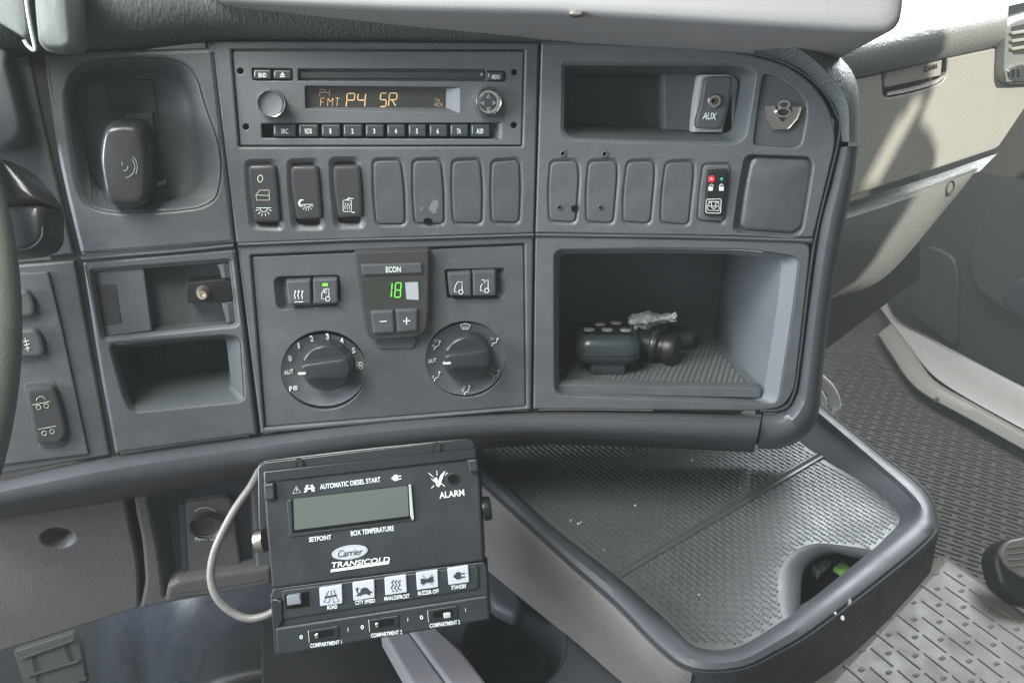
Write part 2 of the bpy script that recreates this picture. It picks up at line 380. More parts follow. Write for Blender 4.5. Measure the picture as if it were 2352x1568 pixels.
# right face
rec_up = Z3((292, 262), (1500, 268), (1618, 318), (1600, 430), (1545, 760), (1480, 812), (1100, 808), (700, 798), (340, 784), (285, 740))
badge_pl = Z3((1668, 338), (1760, 352), (1900, 450), (1962, 530), (1962, 640), (1930, 815), (1880, 842), (1600, 820), (1628, 600))
bigsq = Z3((1545, 890), (1985, 905), (2010, 960), (1938, 1405), (1880, 1450), (1500, 1425), (1462, 1400), (1500, 1120))
rslots = [rr(grow(b, 1.10, 1.07, 1.4, -.3), 15) for b in bl_r] + [rr(lock_slot, 12)]
shole = [circ(1293, 353, 4.2, 12), circ(1388.5, 354, 4.2, 12)]
bin_out = Z6((222, 142), (900, 132), (1500, 140), (1806, 190), (1760, 560), (1668, 1140), (1200, 1112), (700, 1098), (225, 1080), (222, 600))
plate('fascia_panel', PR, rr([(1243, 99), (1560, 107), (1700, 121), (1800, 146), (1866, 190), (1908, 250), (1922, 322), (1868, 546), (1230, 535)], [4, 40, 30, 40, 40, 40, 30, 4, 3]),
      [rr(rec_up, [8, 20, 30, 40, 40, 30, 60, 60, 30, 20]), rr(badge_pl, 10), rr(bigsq, [16, 14, 8, 30, 18, 8, 8, 30])] + rslots + shole, 0, .012, M['fascia'], dash, .0012, 'upper right face with an open shelf, blanked switch slots and badge')
plate('fascia_panel', PR, rr([(1230, 542), (1864, 556), (1850, 690), (1826, 895), (1800, 936), (1740, 944), (1225, 940)], [3, 30, 60, 30, 30, 30, 3]), [rr(bin_out, [18, 80, 80, 16, 80, 22, 80, 80, 22, 80])], -.0012, .012, M['fascia'], dash, .0014, 'lower right face around the open storage bin')
for s in rslots: pocket('switch_slot', PR, s, 0, .009, M['roll'], dash, .0024)
# dark liner strips under the seams
for P, q in ((PR, [(1222, 90), (1250, 90), (1236, 950), (1212, 950)]), (PL_, [(470, 96), (500, 96), (604, 1006), (572, 1006)]), (PD, [(60, 118), (112, 118), (276, 1056), (170, 1060)])):
    pad('seam', P, q, -.008, -.012, M['pdark'], dash, .0005)
# ---- blank covers
lab = ['plain blank cover next to the mirror heater switch', 'scratched blank cover with a bite out of its lower edge', 'plain blank cover right of the scratched one', 'plain blank cover at the middle seam']
for i, b in enumerate(bl_c):
    o = pad('blank_cover', PC, rr(b, [12, 12, 30, 10, 10, 30]), .0006, -.006, M['blank'], dash, .0011, label=lab[i])
    if i == 1:
        solid('notch', PC, [circ(982.5, 507.5, 10, 18, 6.5)], M['hole'], o, .0009)
        solid('scuff', PC, [[Z2(q)[0] for q in ((1560, 1225), (1585, 1195), (1612, 1205), (1618, 1240), (1600, 1262), (1600, 1285), (1578, 1292), (1562, 1275), (1545, 1262))], [Z2(q)[0] for q in ((1490, 1258), (1512, 1240), (1505, 1262), (1492, 1272))]], M['scuff'], o, .0007, .0001)
lab = ['blank cover with a screw hole and a torn hole', 'blank cover with one screw hole', 'clean blank cover third on the right face', 'clean blank cover beside the lock switch']
for i, b in enumerate(bl_r):
    o = pad('blank_cover', PR, rr(b, [12, 12, 30, 10, 10, 30]), .0006, -.006, M['blank'], dash, .0011, label=lab[i])
    if i < 2:
        u, v = ((1285, 476), (1379.5, 477))[i]
        disc('screw_hole', PR, u, v, 6, .0006, [(1.1, .0004), (.95, .0014), (.75, .0014), (.6, .0006)], M['fascia'], o, 16); solid('screw_bore', PR, [circ(u, v, 3.6, 14)], M['hole'], o, .0012)
    if i == 0: solid('torn_hole', PR, [Z3((345, 1240), (372, 1236), (384, 1228), (386, 1255), (378, 1278), (352, 1276))], M['hole'], o, .0009)
for i, (u, v) in enumerate(((1293, 353), (1388.5, 354))):
    disc('screw_hole', PR, u, v, 7, 0, [(1.15, .0002), (1.0, .0012), (.78, .0013), (.6, .0004), (.55, -.004)], M['fascia'], dash, 18, 'small screw hole above a blank cover'); solid('screw_bore', PR, [circ(u, v, 4.5, 14)], M['hole'], dash, -.004)
strokes('scratch', PC, [Z2((1640, 1350), (1608, 1400), (1600, 1440)), Z2((1655, 1300), (1672, 1330), (1650, 1372)), Z2((1590, 1420), (1560, 1432)), Z2((1500, 1418), (1520, 1430)), Z2((1400, 1350), (1412, 1356))], 1.6, M['scuff'], dash, 0, thick=.0001)
for P_, box in ((PC, (560, 345, 1215, 365)), (PC, (620, 600, 1190, 960)), (PR, (1240, 330, 1700, 540)), (PR, (1240, 545, 1260, 900)), (PL_, (200, 500, 520, 580)), (PL_, (280, 930, 570, 1000)), (PC, (560, 120, 1190, 150))):
    sp_l = []
    for k in range(16):
        u, v = random.uniform(box[0], box[2]), random.uniform(box[1], box[3]); a = random.uniform(0, 3); l = random.choice((.5, .7, 1.2))
        sp_l.append([(u, v), (u + l * math.cos(a), v + l * math.sin(a))])
    strokes('dust_specks', P_, sp_l, .8, M['scuff'], dash, -.0002 if box[1] > 590 else .0, thick=.0001)
# ---- printed rockers
def lamp_icon(u, v, s, n=6):
    L = [[(u - s, v - s * .55), (u + s, v - s * .55)], arc(u, v - s * .55, s * .52, 180, 360, 10)]
    for k in range(n):
        a = R_(200 + 140 * k / (n - 1)); L.append([(u + s * .72 * math.cos(a), v - s * .55 - s * .72 * math.sin(a)), (u + s * 1.15 * math.cos(a), v - s * .55 - s * 1.15 * math.sin(a))])
    return L
def rocker(pl, r, label, tilt=0):
    f = rr(r, [10, 10, 40, 9, 9, 40])
    o = pad('rocker_switch', pl, f, .0030, -.006, M['gloss'], dash, .0022, dish=0, label=label); return o
HR = .0032
s1 = rocker(PC, sw_c[0][1], 'black rocker with 0, cab door and lamp symbols')
strokes('symbol', PC, [[(598 + 5.6 * math.cos(t / 16 * 6.283), 410.5 + 8 * math.sin(t / 16 * 6.283)) for t in range(16)]], 2.2, M['inkgreen'], s1, HR, closed=(0,))
strokes('symbol', PC, [Z2((368, 1200), (362, 1165), (388, 1132), (452, 1130), (456, 1200)), Z2((366, 1165), (454, 1168))], 1.8, M['inkgreen'], s1, HR, closed=(0,))
strokes('symbol', PC, lamp_icon(606, 487, 17), 1.9, M['ink'], s1, HR)
s2 = rocker(PC, sw_c[1][1], 'black rocker with night light symbol')
strokes('symbol', PC, lamp_icon(706, 477, 13), 1.7, M['ink'], s2, HR)
solid('symbol', PC, [arc(693, 466.5, 8.5, 60, 300, 12) + arc(696.5, 467, 6.5, 270, 75, 10)], M['ink'], s2, HR)
s3 = rocker(PC, sw_c[2][1], 'black rocker with heated mirror symbol')
strokes('symbol', PC, [rr(Z2((960, 1200), (1018, 1200), (1018, 1278), (960, 1278)), 4, 3)] + [Z2((x, 1218), (x + 8, 1228), (x - 4, 1244), (x + 6, 1262)) for x in (972, 988, 1004)], 1.6, M['ink'], s3, HR, closed=(0,))
strokes('symbol', PC, [Z2((985, 1198), (995, 1188), (1010, 1185)), Z2((1010, 1189), (1030, 1189)), Z2((1018, 1284), (1040, 1284))], 2.4, M['ink'], s3, HR)
lk = pad('rocker_switch', PR, rr(Z3((1258, 958), (1438, 955), (1436, 1060), (1396, 1345), (1218, 1335), (1232, 1140)), 10), .0012, -.006, M['fascia'], dash, .001, label='locking switch with red and green lamps')
lf = pad('rocker_face', PR, rr(Z3((1288, 992), (1426, 985), (1420, 1080), (1386, 1312), (1262, 1304), (1276, 1120)), 6), .0042, .0, M['black'], lk, .0012)
disc('red_light', PR, 1634.6, 411.5, 7.2, .0043, [(1, 0.0043), (.9, .0049), (.5, .0053)], M['red'], lk, 18); disc('red_light_core', PR, 1634.6, 411.5, 2.6, .0052, [(1, .0052), (.6, .0058)], M['redcore'], lk, 12)
disc('green_light', PR, 1658, 411.5, 4, .0043, [(1, .0043), (.9, .0049), (.4, .0052)], M['gled2'], lk, 16)
HL = .0044
for u, op in ((1632, 1), (1657, 0)):
    solid('padlock_symbol', PR, [rect(u - 5, 429, u + 5, 438)], M['ink'], lk, HL)
    strokes('padlock_symbol', PR, [arc(u + (2.5 if op else 0), 427, 3.6, -20 if op else 0, 180, 8) + ([(u - 3.6, 429)] if not op else [(u - 1.1, 429)])], 1.6, M['ink'], lk, HL)
strokes('door_symbol', PR, [rr([(1622.5, 458), (1656.5, 457), (1655, 490), (1621, 489)], 4, 3), [(1627, 463), (1652, 463)], [(1626, 470), (1631, 463)], [(1652, 470), (1647, 463)], [(1634, 463), (1634, 471), (1639, 475), (1644, 471), (1644, 463)], [(1625, 472), (1632, 473), (1637, 479), (1642, 479), (1647, 473), (1652, 474), (1651, 484), (1626, 483), (1625, 472)]], 1.6, M['ink'], lk, HL, closed=(0,))
# ---- big square blank
sqi = [(p[0] + 12 if k in (0, 5, 6, 7) else p[0] - 3, p[1] + (2 if k < 3 else -8)) for k, p in enumerate(bigsq)]
V, Fc = loftv([ring(PR, rr(bigsq, [16, 14, 8, 30, 18, 8, 8, 30]), 0, -.0005), ring(PR, rr(sqi, [16, 14, 8, 30, 18, 8, 8, 30]), -.005, -.0050), ring(PR, rr(sqi, [16, 14, 8, 30, 18, 8, 8, 30]), -.005, -.0030, .0008), ring(PR, rr(sqi, [16, 14, 8, 30, 18, 8, 8, 30]), -.005, -.0022, .003)])
mk('square_cover', V, Fc, M['blank'], dash, 50, 'large square blank cover in a chamfered recess')
# ---- badge plate and badge
pad('badge_plate', PR, rr(badge_pl, 10), -.0022, -.008, M['blank'], dash, .0006)
bd = solid('badge', PR, [Z3((1670, 553), (1738, 556), (1742, 603), (1775, 655), (1752, 712), (1730, 712), (1683, 640)), Z3((1775, 655), (1798, 662), (1856, 598), (1862, 560), (1925, 560), (1898, 640), (1836, 712), (1752, 712))], M['satin'], dash, -.0018, .0022, 'small chrome V8 badge')
strokes('badge_eight', PR, [[(1798.5 + 12.5 * math.cos(t / 18 * 6.283), 240.5 + 8 * math.sin(t / 18 * 6.283)) for t in range(18)], [(1797 + 15 * math.cos(t / 18 * 6.283), 258 + 10 * math.sin(t / 18 * 6.283)) for t in range(18)]], 5.5, M['chrome'], bd, .0006, thick=.002, closed=(0, 1))
strokes('badge_rim', PR, [Z3((1672, 554), (1738, 557), (1744, 603), (1785, 660), (1798, 662), (1856, 597), (1864, 560), (1924, 561), (1897, 640), (1835, 711), (1731, 711), (1685, 640))], 1.6, M['chrome'], bd, .0004, thick=.0008, closed=(0,))
# ---- upper shelf
ro = rr(rec_up, [8, 20, 30, 40, 40, 30, 60, 60, 30, 20])
def shrunk(P, k, c): return [(c[0] + (p[0] - c[0]) * k, c[1] + (p[1] - c[1]) * k) for p in P]
VP = lambda P, k: [(1176 + (p[0] - 1176) * k, 194 + (p[1] - 194) * k) for p in P]   # straight back into the console
V, Fc = loftv([ring(PR, ro, 0, -.0003, -.0004), ring(PR, ro, 0, -.001, .001), ring(PR, ro, 0, -.010, .0035), ring(PR, ro, 0, -.052, .008)])
mk('open_shelf', V, Fc, M['deep'], dash, 40, 'shallow open shelf above the switches')
pad('shelf_divider', PR, rr([(1522, 165), (1690, 168), (1672, 306), (1524, 300)], 5), -.030, -.05, M['deep'], dash, .002)
ax = pad('socket_panel', PR, rr(Z3((1232, 338), (1440, 336), (1497, 372), (1452, 735), (1184, 735), (1196, 560)), [8, 16, 18, 2, 2, 30]), -.018, -.03, M['top'], dash, .001, label='pale surround of the AUX socket')
a2 = pad('socket_plate', PR, rr(Z3((1262, 352), (1446, 348), (1452, 380), (1438, 520), (1376, 700), (1350, 714), (1204, 706), (1202, 660), (1248, 500)), [16, 14, 10, 40, 12, 12, 14, 14, 40]), -.0125, -.018, M['blank'], ax, .0015)
pad('painted_socket_shade', PR, rr(Z3((1450, 470), (1446, 735), (1380, 735), (1395, 700)), 2), -.0172, -.02, M['hole'], ax, .0002)  # black sheet painted in as shade beside the socket plate
disc('socket_ring', PR, 1639.6, 232.5, 15.5, -.0125, [(1, -.0122), (1, -.0108), (.85, -.0100), (.55, -.0100), (.42, -.0115), (.40, -.0122)], M['satin'], a2, 30)
disc('socket_bore', PR, 1639.6, 232.5, 5, -.0110, [(1, -.0112), (.9, -.0108)], M['hole'], a2, 16)
txt('lettering', PR, 'AUX', 1614, 1646, 266.5, 16, M['ink'], a2, -.0123, bold=.022, shear=.15, dv=1)
# ---- storage bin: chamfered mouth, deep box, ribbed rubber floor
bi = Z6((256, 165), (900, 160), (1400, 166), (1700, 208), (1660, 560), (1572, 1110), (1200, 1092), (700, 1080), (252, 1072), (250, 600))
rad = [18, 80, 80, 16, 80, 22, 80, 80, 22, 80]
ri0 = ring(PR, rr(bin_out, rad), -.0012); ri1 = ring(PR, rr(bi, rad), -.008, -.008)
ri2 = [p - PR.n * .125 + (PR.w(PR.loc(1500, 735, -.008), -.008) - p) * .06 for p in ri1]
V, Fc = loftv([ri0, ri1, ri2]); mk('storage_bin', V, Fc, M['binm'], dash, 30, 'deep open storage bin holding a remote')
lip = pad('bin_lip', PR, rr(Z6((246, 1012), (900, 1025), (1512, 1034), (1566, 1040), (1560, 1098), (1200, 1092), (700, 1080), (256, 1074)), 5), -.0058, -.016, M['fascia'], dash, .0006)
FL = Pl(PR.at(1283, 884, -.010), PR.y, PR.x)              # bin floor
fl = [(1283, 886), (1730, 893), (1622, 772), (1300, 765)]
fq = [FL.loc(*p) for p in fl]; FL2 = [FL.w(q) for q in fq]
V, Fc = loftv([[p - PR.y * .004 for p in FL2], FL2]); bm = mk('bin_mat', V, Fc, M['mat_'], dash, 0, 'woven rubber mat on the bin floor')
def bumps(name, pl, poly, px_, py_, sizes, hh, m, parent, holes=(), jitter=0, ang=0):
    """raised dashes in a staggered weave; poly and holes in plane coordinates"""
    poly = [A(*q) for q in poly]; lo = np.min(poly, 0); hi = np.max(poly, 0); V = []; Fc = []
    cx = (lo + hi) / 2; R = np.linalg.norm(hi - lo) / 2; ca, sa = math.cos(ang), math.sin(ang)
    ni, nj = int(R / px_) + 2, int(R / py_) + 2
    for i in range(-ni, ni + 1):
        for j in range(-nj, nj + 1):
            for (ox, oy, sx, sy) in sizes:
                x = i * px_ + ox; y = (j + (i % 2) * .5) * py_ + oy
                X = cx[0] + x * ca - y * sa; Y = cx[1] + x * sa + y * ca
                if not all(inpoly((X + dx, Y + dy), poly) for dx, dy in ((sx, sy), (-sx, -sy))): continue
                if any(inpoly((X, Y), h) for h in holes): continue
                b = len(V)
                for f, z in ((1, -.0002), (.55, hh)):
                    for gx, gy in ((1, .7), (.7, 1), (-.7, 1), (-1, .7), (-1, -.7), (-.7, -1), (.7, -1), (1, -.7)):
                        lx = gx * sx * f; ly = gy * (sy - (1 - f) * sx); V.append(pl.w((X + lx * ca - ly * sa, Y + lx * sa + ly * ca), z))
                Fc += [(b + k, b + (k + 1) % 8, b + 8 + (k + 1) % 8, b + 8 + k) for k in range(8)] + [tuple(b + 8 + k for k in range(8))]
    return mk(name, V, Fc, m, parent, 60)
bumps('mat_weave', FL, fq, .0030, .0052, [(0, 0, .0008, .0017)], .0006, M['mat_'], bm, ang=.5)
# ================================================================== left face
slot_l = rr([(168, 168), (215, 143), (300, 136), (385, 137), (428, 152), (452, 185), (466, 240), (500, 330), (506, 400), (494, 455), (460, 474), (380, 484), (260, 487), (200, 472), (180, 430), (158, 300), (152, 215)], 40, 3)
p_top = Z4((632, 292), (1560, 222), (1578, 222), (1626, 655), (1600, 664), (712, 754), (690, 640))
p_bot = Z4((762, 800), (1560, 738), (1640, 752), (1668, 1160), (1640, 1180), (925, 1250), (890, 1220), (860, 1160))
plate('fascia_panel', PL_, rr([(97, 121), (484, 110), (486, 96), (489, 96), (541, 559), (185, 587), (130, 360)], [3, 2, 1, 1, 2, 2, 100]), [slot_l], 0, .012, M['fascia'], dash, .0026, 'upper face left of the radio with brake lever recess')
plate('fascia_panel', PL_, rr([(189, 601), (541, 570), (592, 998), (264, 1043), (222, 820)], [2, 2, 3, 3, 100]), [rr(p_top, [6, 3, 3, 3, 3, 6, 3]), rr(p_bot, [12, 14, 14, 12, 10, 14, 14, 14])], -.0006, .012, M['fascia'], dash, .0022, 'lower face left of the climate panel with two pockets')
# brake lever recess: soft dished mouth, flat back, slot
bk = rr([(205, 200), (250, 180), (318, 176), (372, 176), (404, 190), (426, 222), (440, 300), (452, 390), (440, 430), (390, 446), (300, 448), (240, 440), (222, 400), (210, 330), (196, 260), (192, 225), (196, 210)], 40, 3)
V, Fc = loftv([ring(PL_, slot_l, 0, .0002, -.0004), ring(PL_, slot_l, 0, -.001, .0012), ring(PL_, bk, -.022, -.018, -.003), ring(PL_, bk, -.022, -.022, .002)])
rc = mk('lever_recess', V, Fc, M['fascia'], dash, 60, 'rounded recess holding the parking brake lever')
pad('lever_gate', PL_, rr(Z1((735, 560), (1045, 545), (1095, 915), (745, 940)), 4), -.0205, -.026, M['deep'], dash, .0006)
pad('gate_step', PL_, rr(Z1((850, 775), (1045, 772), (1060, 915), (860, 930)), 4), -.017, -.022, M['fascia'], dash, .0008)
solid('reflector_mark', PL_, [Z1((1078, 1248), (1125, 1235), (1138, 1215), (1140, 1250), (1125, 1268), (1070, 1275))], M['inkdim'], dash, -.0205)
lv = root('brake_lever', 'black glossy parking brake lever with brake symbol in the rounded recess', 'lever', PL_.at(290, 440, -.02))
kn = [Z1((712, 860), (765, 832), (830, 826), (945, 838), (976, 880), (1004, 1010), (1015, 1110), (1020, 1300), (1000, 1420), (900, 1445), (760, 1430), (716, 1370), (690, 1230), (668, 1080), (684, 940))][0]
kr = rr(kn, 30, 3)
kb = dome(PL_, kr, .012, -.02, .009, M['gloss'], 'lever_knob', lv, wide=.26)
strokes('brake_symbol', PL_, [arc(285, 384, 25, -80, 45, 10), arc(285, 384, 31, -30, 50, 8), arc(285, 384, 9, -100, 20, 6), [(281, 372), (281, 380)]], 1.5, M['inkdim'], kb, .0128)
# coin pockets
pocket('card_pocket', PL_, rr(p_top, [6, 3, 3, 3, 3, 6, 3]), -.0012, .014, M['deep'], dash, .0008)
pad('pocket_block', PL_, rr(Z4((640, 302), (985, 268), (1042, 700), (716, 742)), 3), -.0030, -.016, M['fascia'], dash, .0008)
pad('pocket_slot', PL_, Z4((650, 390), (795, 385), (835, 650), (705, 672)), -.0028, -.012, M['pdark'], dash, .0003)
skt = pad('socket_holder', PL_, rr(Z4((1278, 372), (1540, 345), (1590, 358), (1594, 498), (1276, 512)), 4), -.0030, -.016, M['black'], dash, .0008, label='black block with a small coaxial socket')
disc('coax_socket', PL_, 467.5, 670, 15, -.003, [(1.1, -.003), (1.0, .0005), (.75, .004), (.72, .0050), (.68, .0058), (.48, .0058), (.44, .0030), (.14, .0030), (.12, .0050)], M['brass'], skt, 30)
V, Fc = loftv([ring(PL_, rr(Z4((1490, 245), (1575, 225), (1590, 340), (1540, 350)), 2), -.004), ring(PL_, rr(Z4((1500, 250), (1530, 245), (1545, 335), (1520, 338)), 2), -.002)]); mk('pocket_rib', V, Fc, M['radio'], dash, 20)
V, Fc = loftv([ring(PL_, rr(Z4((1520, 510), (1610, 500), (1622, 650), (1560, 655)), 2), -.004), ring(PL_, rr(Z4((1530, 515), (1560, 512), (1575, 640), (1555, 650)), 2), -.002)]); mk('pocket_rib', V, Fc, M['radio'], dash, 20)
pb = rr(p_bot, [12, 14, 14, 12, 10, 14, 14, 14]); pbi = rr(Z4((815, 830), (1500, 752), (1552, 760), (1590, 1090), (1578, 1108), (990, 1172), (890, 1190), (862, 1100)), [12, 14, 14, 12, 10, 14, 14, 14])
V, Fc = loftv([ring(PL_, pb, -.0012, -.0010, -.0003), ring(PL_, pb, -.0012, -.003, .0012), ring(PL_, pbi, -.010), ring(PL_, pbi, -.010, -.045, .004)])
mk('coin_pocket', V, Fc, M['deep'], dash, 35, 'ribbed open pocket under the coaxial socket')
strokes('pocket_rib', PL_, [[(x, 800 - (x - 300) * .09), (x + 8, 905 - (x - 300) * .1)] for x in range(310, 520, 12)], 2.2, M['deep'], dash, -.043, thick=.003)
# ================================================================== driver's face (mostly behind the wheel)
plate('fascia_panel', PD, rr([(-120, 140), (68, 124), (90, 240), (172, 585), (-120, 610)], [3, 3, 60, 2, 3]), [], -.006, .01, M['fascia'], dash, .0015, 'upper face behind the steering wheel')
plate('fascia_panel', PD, rr([(-120, 622), (172, 598), (254, 1046), (-120, 1110)], 3), [], -.006, .01, M['fascia'], dash, .0015, 'lower face with fog lamp and suspension switches')
dome(PD, rr([(-130, 90), (8, 108), (28, 180), (55, 290), (54, 335), (20, 352), (-130, 350)], [5, 20, 40, 30, 20, 20, 5]), .012, -.01, .012, M['radio'], 'instrument_housing', dash, wide=.3)
pad('switch_panel', PD, rr(Z4((60, 310), (330, 298), (420, 660), (608, 1545), (-150, 1640)), [3, 4, 50, 3, 3]), -.004, -.008, M['fascia'], dash, .0008)
pad('rocker_switch', PD, rr(Z4((60, 430), (180, 425), (222, 470), (245, 560), (228, 605), (80, 620)), 8), .001, -.006, M['blank'], dash, .0022, label='switch half hidden by the steering wheel')
fg = pad('rocker_switch', PD, rr(Z4((60, 700), (240, 690), (285, 740), (308, 850), (285, 880), (80, 890)), 10), .001, -.006, M['blank'], dash, .0022, label='fog lamp switch')
strokes('fog_symbol', PD, [Z4((140, 780), (150, 800), (140, 842)), Z4((172, 748), (196, 840)), Z4((160, 775), (196, 768)), Z4((166, 800), (205, 790)), Z4((172, 825), (208, 815))], 1.8, M['ink'], fg, .0012)
pad('rocker_slot', PD, rr(Z4((155, 1060), (375, 1040), (440, 1200), (475, 1440), (430, 1500), (270, 1510)), 12), -.0035, -.006, M['deep'], dash, .0006)
sp = pad('rocker_switch', PD, rr(Z4((172, 1105), (370, 1080), (418, 1210), (462, 1400), (418, 1478), (245, 1482)), [8, 12, 30, 16, 14, 10]), .001, -.006, M['gloss'], dash, .0022, label='air suspension switch with two axle symbols')
strokes('axle_symbol', PD, [Z4((222, 1208), (345, 1184)), [(c[0], c[1]) for c in arc(*O1(Z4, 265, 1224), 5.2, 0, 360, 12)], [(c[0], c[1]) for c in arc(*O1(Z4, 318, 1214), 5.2, 0, 360, 12)], Z4((250, 1180), (256, 1160), (275, 1150), (298, 1152), (310, 1170)), Z4((262, 1375), (385, 1352)), arc(*O1(Z4, 304, 1402), 5.2, 0, 360, 12), arc(*O1(Z4, 357, 1390), 5.2, 0, 360, 12)], 1.4, M['inkgreen'], sp, .0012)
# ================================================================== edges of the console
TOPP = [(-.03, -.010), (0, -.001), (.06, .006), (.2, .013), (.45, .018), (.7, .013), (.9, .002), (1, -.014), (1.03, -.05), (1.03, -.10)]
band('top_padding', DA, [(-60, 128), (100, 118), (300, 110), (484, 92), (800, 91), (1240, 96), (1560, 104), (1731, 123), (1832, 155), (1897, 214), (1927, 266), (1933, 325)],
     [(-60, -150), (100, -145), (300, -135), (484, -120), (800, -105), (1240, -85), (1560, -55), (1731, 0), (1834, 60), (1905, 112), (1966, 190), (1973, 329)], TOPP, M['pad'], dash, label='grained padded vinyl edge along the top')
EDG = [(-.08, -.012), (0, -.002), (.12, .005), (.35, .009), (.65, .009), (.88, .003), (1, -.008), (1.02, -.05), (1.0, -.10)]
band('edge_trim', DA, [(1753, 953), (1785, 950), (1812, 939), (1829, 912), (1839, 872), (1860, 702), (1885, 527), (1910, 430), (1932, 338)],
     [(1740, 1029), (1790, 1028), (1838, 1009), (1868, 976), (1882, 930), (1907, 702), (1937, 527), (1957, 430), (1972, 335)], EDG, M['roll'], dash, label='smooth plastic edge down the right side and round the corner')
band('edge_trim', DA, [(-80, 1122), (0, 1109), (262, 1053), (600, 1004), (900, 968), (1222, 949), (1500, 950), (1749, 957)],
     [(-80, 1192), (0, 1176), (262, 1134), (600, 1078), (900, 1036), (1222, 1008), (1500, 1012), (1735, 1023)],
     [(-.1, -.012), (0, -.002), (.1, .007), (.3, .013), (.6, .014), (.85, .007), (1, -.004), (1.08, -.022), (1.22, -.05), (1.25, -.10)], M['roll'], dash, label='rounded plastic edge along the bottom')
band('inner_bead', DA, [(1745, 938), (1795, 934), (1818, 905), (1832, 830), (1866, 560), (1922, 318), (1916, 262), (1880, 205), (1820, 160), (1735, 130), (1560, 110), (1244, 102)],
     [(1747, 948), (1803, 944), (1827, 910), (1841, 832), (1876, 560), (1932, 320), (1926, 260), (1888, 198), (1826, 151), (1737, 121), (1560, 101), (1244, 94)], [(0, -.006), (.3, -.001), (.6, -.001), (1, -.006)], M['roll'], dash)
band('gap_liner', DA, [(1735, 936), (1790, 930), (1812, 900), (1826, 830), (1858, 560), (1912, 318), (1906, 262), (1872, 210), (1815, 165), (1735, 136), (1560, 116), (1244, 108)], [(1735, 975), (1810, 965), (1845, 920), (1865, 840), (1900, 565), (1950, 322), (1944, 255), (1904, 185), (1838, 135), (1742, 100), (1560, 88), (1244, 80)], [(0, -.013), (1, -.013)], M['pdark'], dash)
band('trim_joint', DA, [(1740, 962), (1760, 960)], [(1722, 1018), (1750, 1022)], [(-.1, -.01), (0, -.004), (.1, .004), (.3, .008), (.6, .009), (.85, .003), (1, -.01)], M['hole'], dash, 3)
V, Fc = loftv([[DA.at(u, v, -.20) for u, v in ((-300, -150), (1640, -100), (1800, 150), (1830, 500), (1790, 900), (-300, 1050))]], cap1=True); mk('back_shell', V, Fc, M['pdark'], dash, 0)

# ================================================================== RADIO
rad_ = root('car_radio', 'grey car radio with amber display reading P4 SR, set in the middle of the dashboard', 'radio', PC.at(868, 334, -.004))
H_ = -.0022
disp_o = Z2((700, 418), (1757, 428), (1757, 600), (704, 572)); row_o = Z2((400, 676), (2052, 670), (2048, 780), (404, 774))
rk = dict(); holes = [rr(disp_o, [4, 4, 6, 4]), rr(row_o, [3, 4, 5, 3]), rr(Z2((652, 300), (1940, 302), (1940, 384), (652, 380)), 2), rr(Z2((335, 296), (612, 300), (612, 380), (340, 378)), 3), rr(Z2((1944, 312), (2076, 316), (2074, 388), (1944, 384)), 3)]
for (x, y) in ((255, 315), (2137, 323), (293, 697), (2133, 687)): holes.append(circ(*O1(Z2, x, y), 6.8, 16))
plate('faceplate', PC, rr([(534, 118.5), (1203, 118.5), (1197, 333.5), (552, 334.5)], 3), holes, H_, .006, M['radio'], rad_, .0007)
pad('housing', PC, [(534, 118.5), (1203, 118.5), (1197, 333.5), (552, 334.5)], -.0085, -.05, M['hole'], rad_, .0003)
di = Z2((712, 424), (1668, 434), (1664, 566), (712, 562))
V, Fc = loftv([ring(PC, rr(disp_o, [4, 4, 6, 4]), H_, H_, -.0003), ring(PC, rr(di, [3, 2, 2, 3]), -.0072)]); dsp = mk('display', V, Fc, M['radio'], rad_, 20, None, [M['lcd']], [0] * (len(Fc) - 1) + [1])
SEG = {'P': [(0, 0, 1, 0), (0, 0, 0, .5), (1, 0, 1, .5), (0, .5, 1, .5), (0, .5, 0, 1)], '4': [(0, 0, 0, .5), (1, 0, 1, .5), (0, .5, 1, .5), (1, .5, 1, 1)], 'S': [(0, 0, 1, 0), (0, 0, .0, .5), (0, .5, 1, .5), (1, .5, 1, 1), (0, 1, 1, 1)],
       'R': [(0, 0, 1, 0), (0, 0, 0, .5), (1, 0, 1, .5), (0, .5, 1, .5), (0, .5, 0, 1), (.4, .5, 1, 1)], 'F': [(0, 0, 1, 0), (0, 0, 0, .5), (0, .5, .8, .5), (0, .5, 0, 1)], 'M': [(0, 0, 0, .5), (0, .5, 0, 1), (1, 0, 1, .5), (1, .5, 1, 1), (0, 0, .5, .5), (1, 0, .5, .5)],
       'T': [(0, 0, 1, 0), (.5, 0, .5, .5), (.5, .5, .5, 1)], '1': [(1, 0, 1, .5), (1, .5, 1, 1)], '8': [(0, 0, 1, 0), (0, .5, 1, .5), (0, 1, 1, 1), (0, 0, 0, .5), (0, .5, 0, 1), (1, 0, 1, .5), (1, .5, 1, 1)]}
def segs(ch, u, v, w_, h_, lean=-.08):
    L = []
    for a, b, c, d in SEG[ch]:
        e = .07; x0, y0, x1, y1 = a + (c - a) * e, b + (d - b) * e, c - (c - a) * e, d - (d - b) * e
        L.append([(u + x0 * w_ + (y0 - .5) * h_ * lean, v + y0 * h_), (u + x1 * w_ + (y1 - .5) * h_ * lean, v + y1 * h_)])
    return L
def seg_text(s, pl, spec, wpx, m, parent, h):
    L = []
    for ch, u, v, w_, h_ in spec: L += segs(ch, u, v, w_, h_)
    strokes('display_text', pl, L, wpx, m, parent, h, .0002)
q = lambda ch, x, y, a, b: (ch, *O1(Z2, x, y), a / 2.987, b / 2.987)
HD = -.0070
seg_text('', PC, [q('P', 985, 468, 52, 92), q('4', 1060, 468, 52, 92), q('S', 1215, 466, 42, 92), q('R', 1275, 466, 52, 92)], 2.7, M['amber'], dsp, HD)
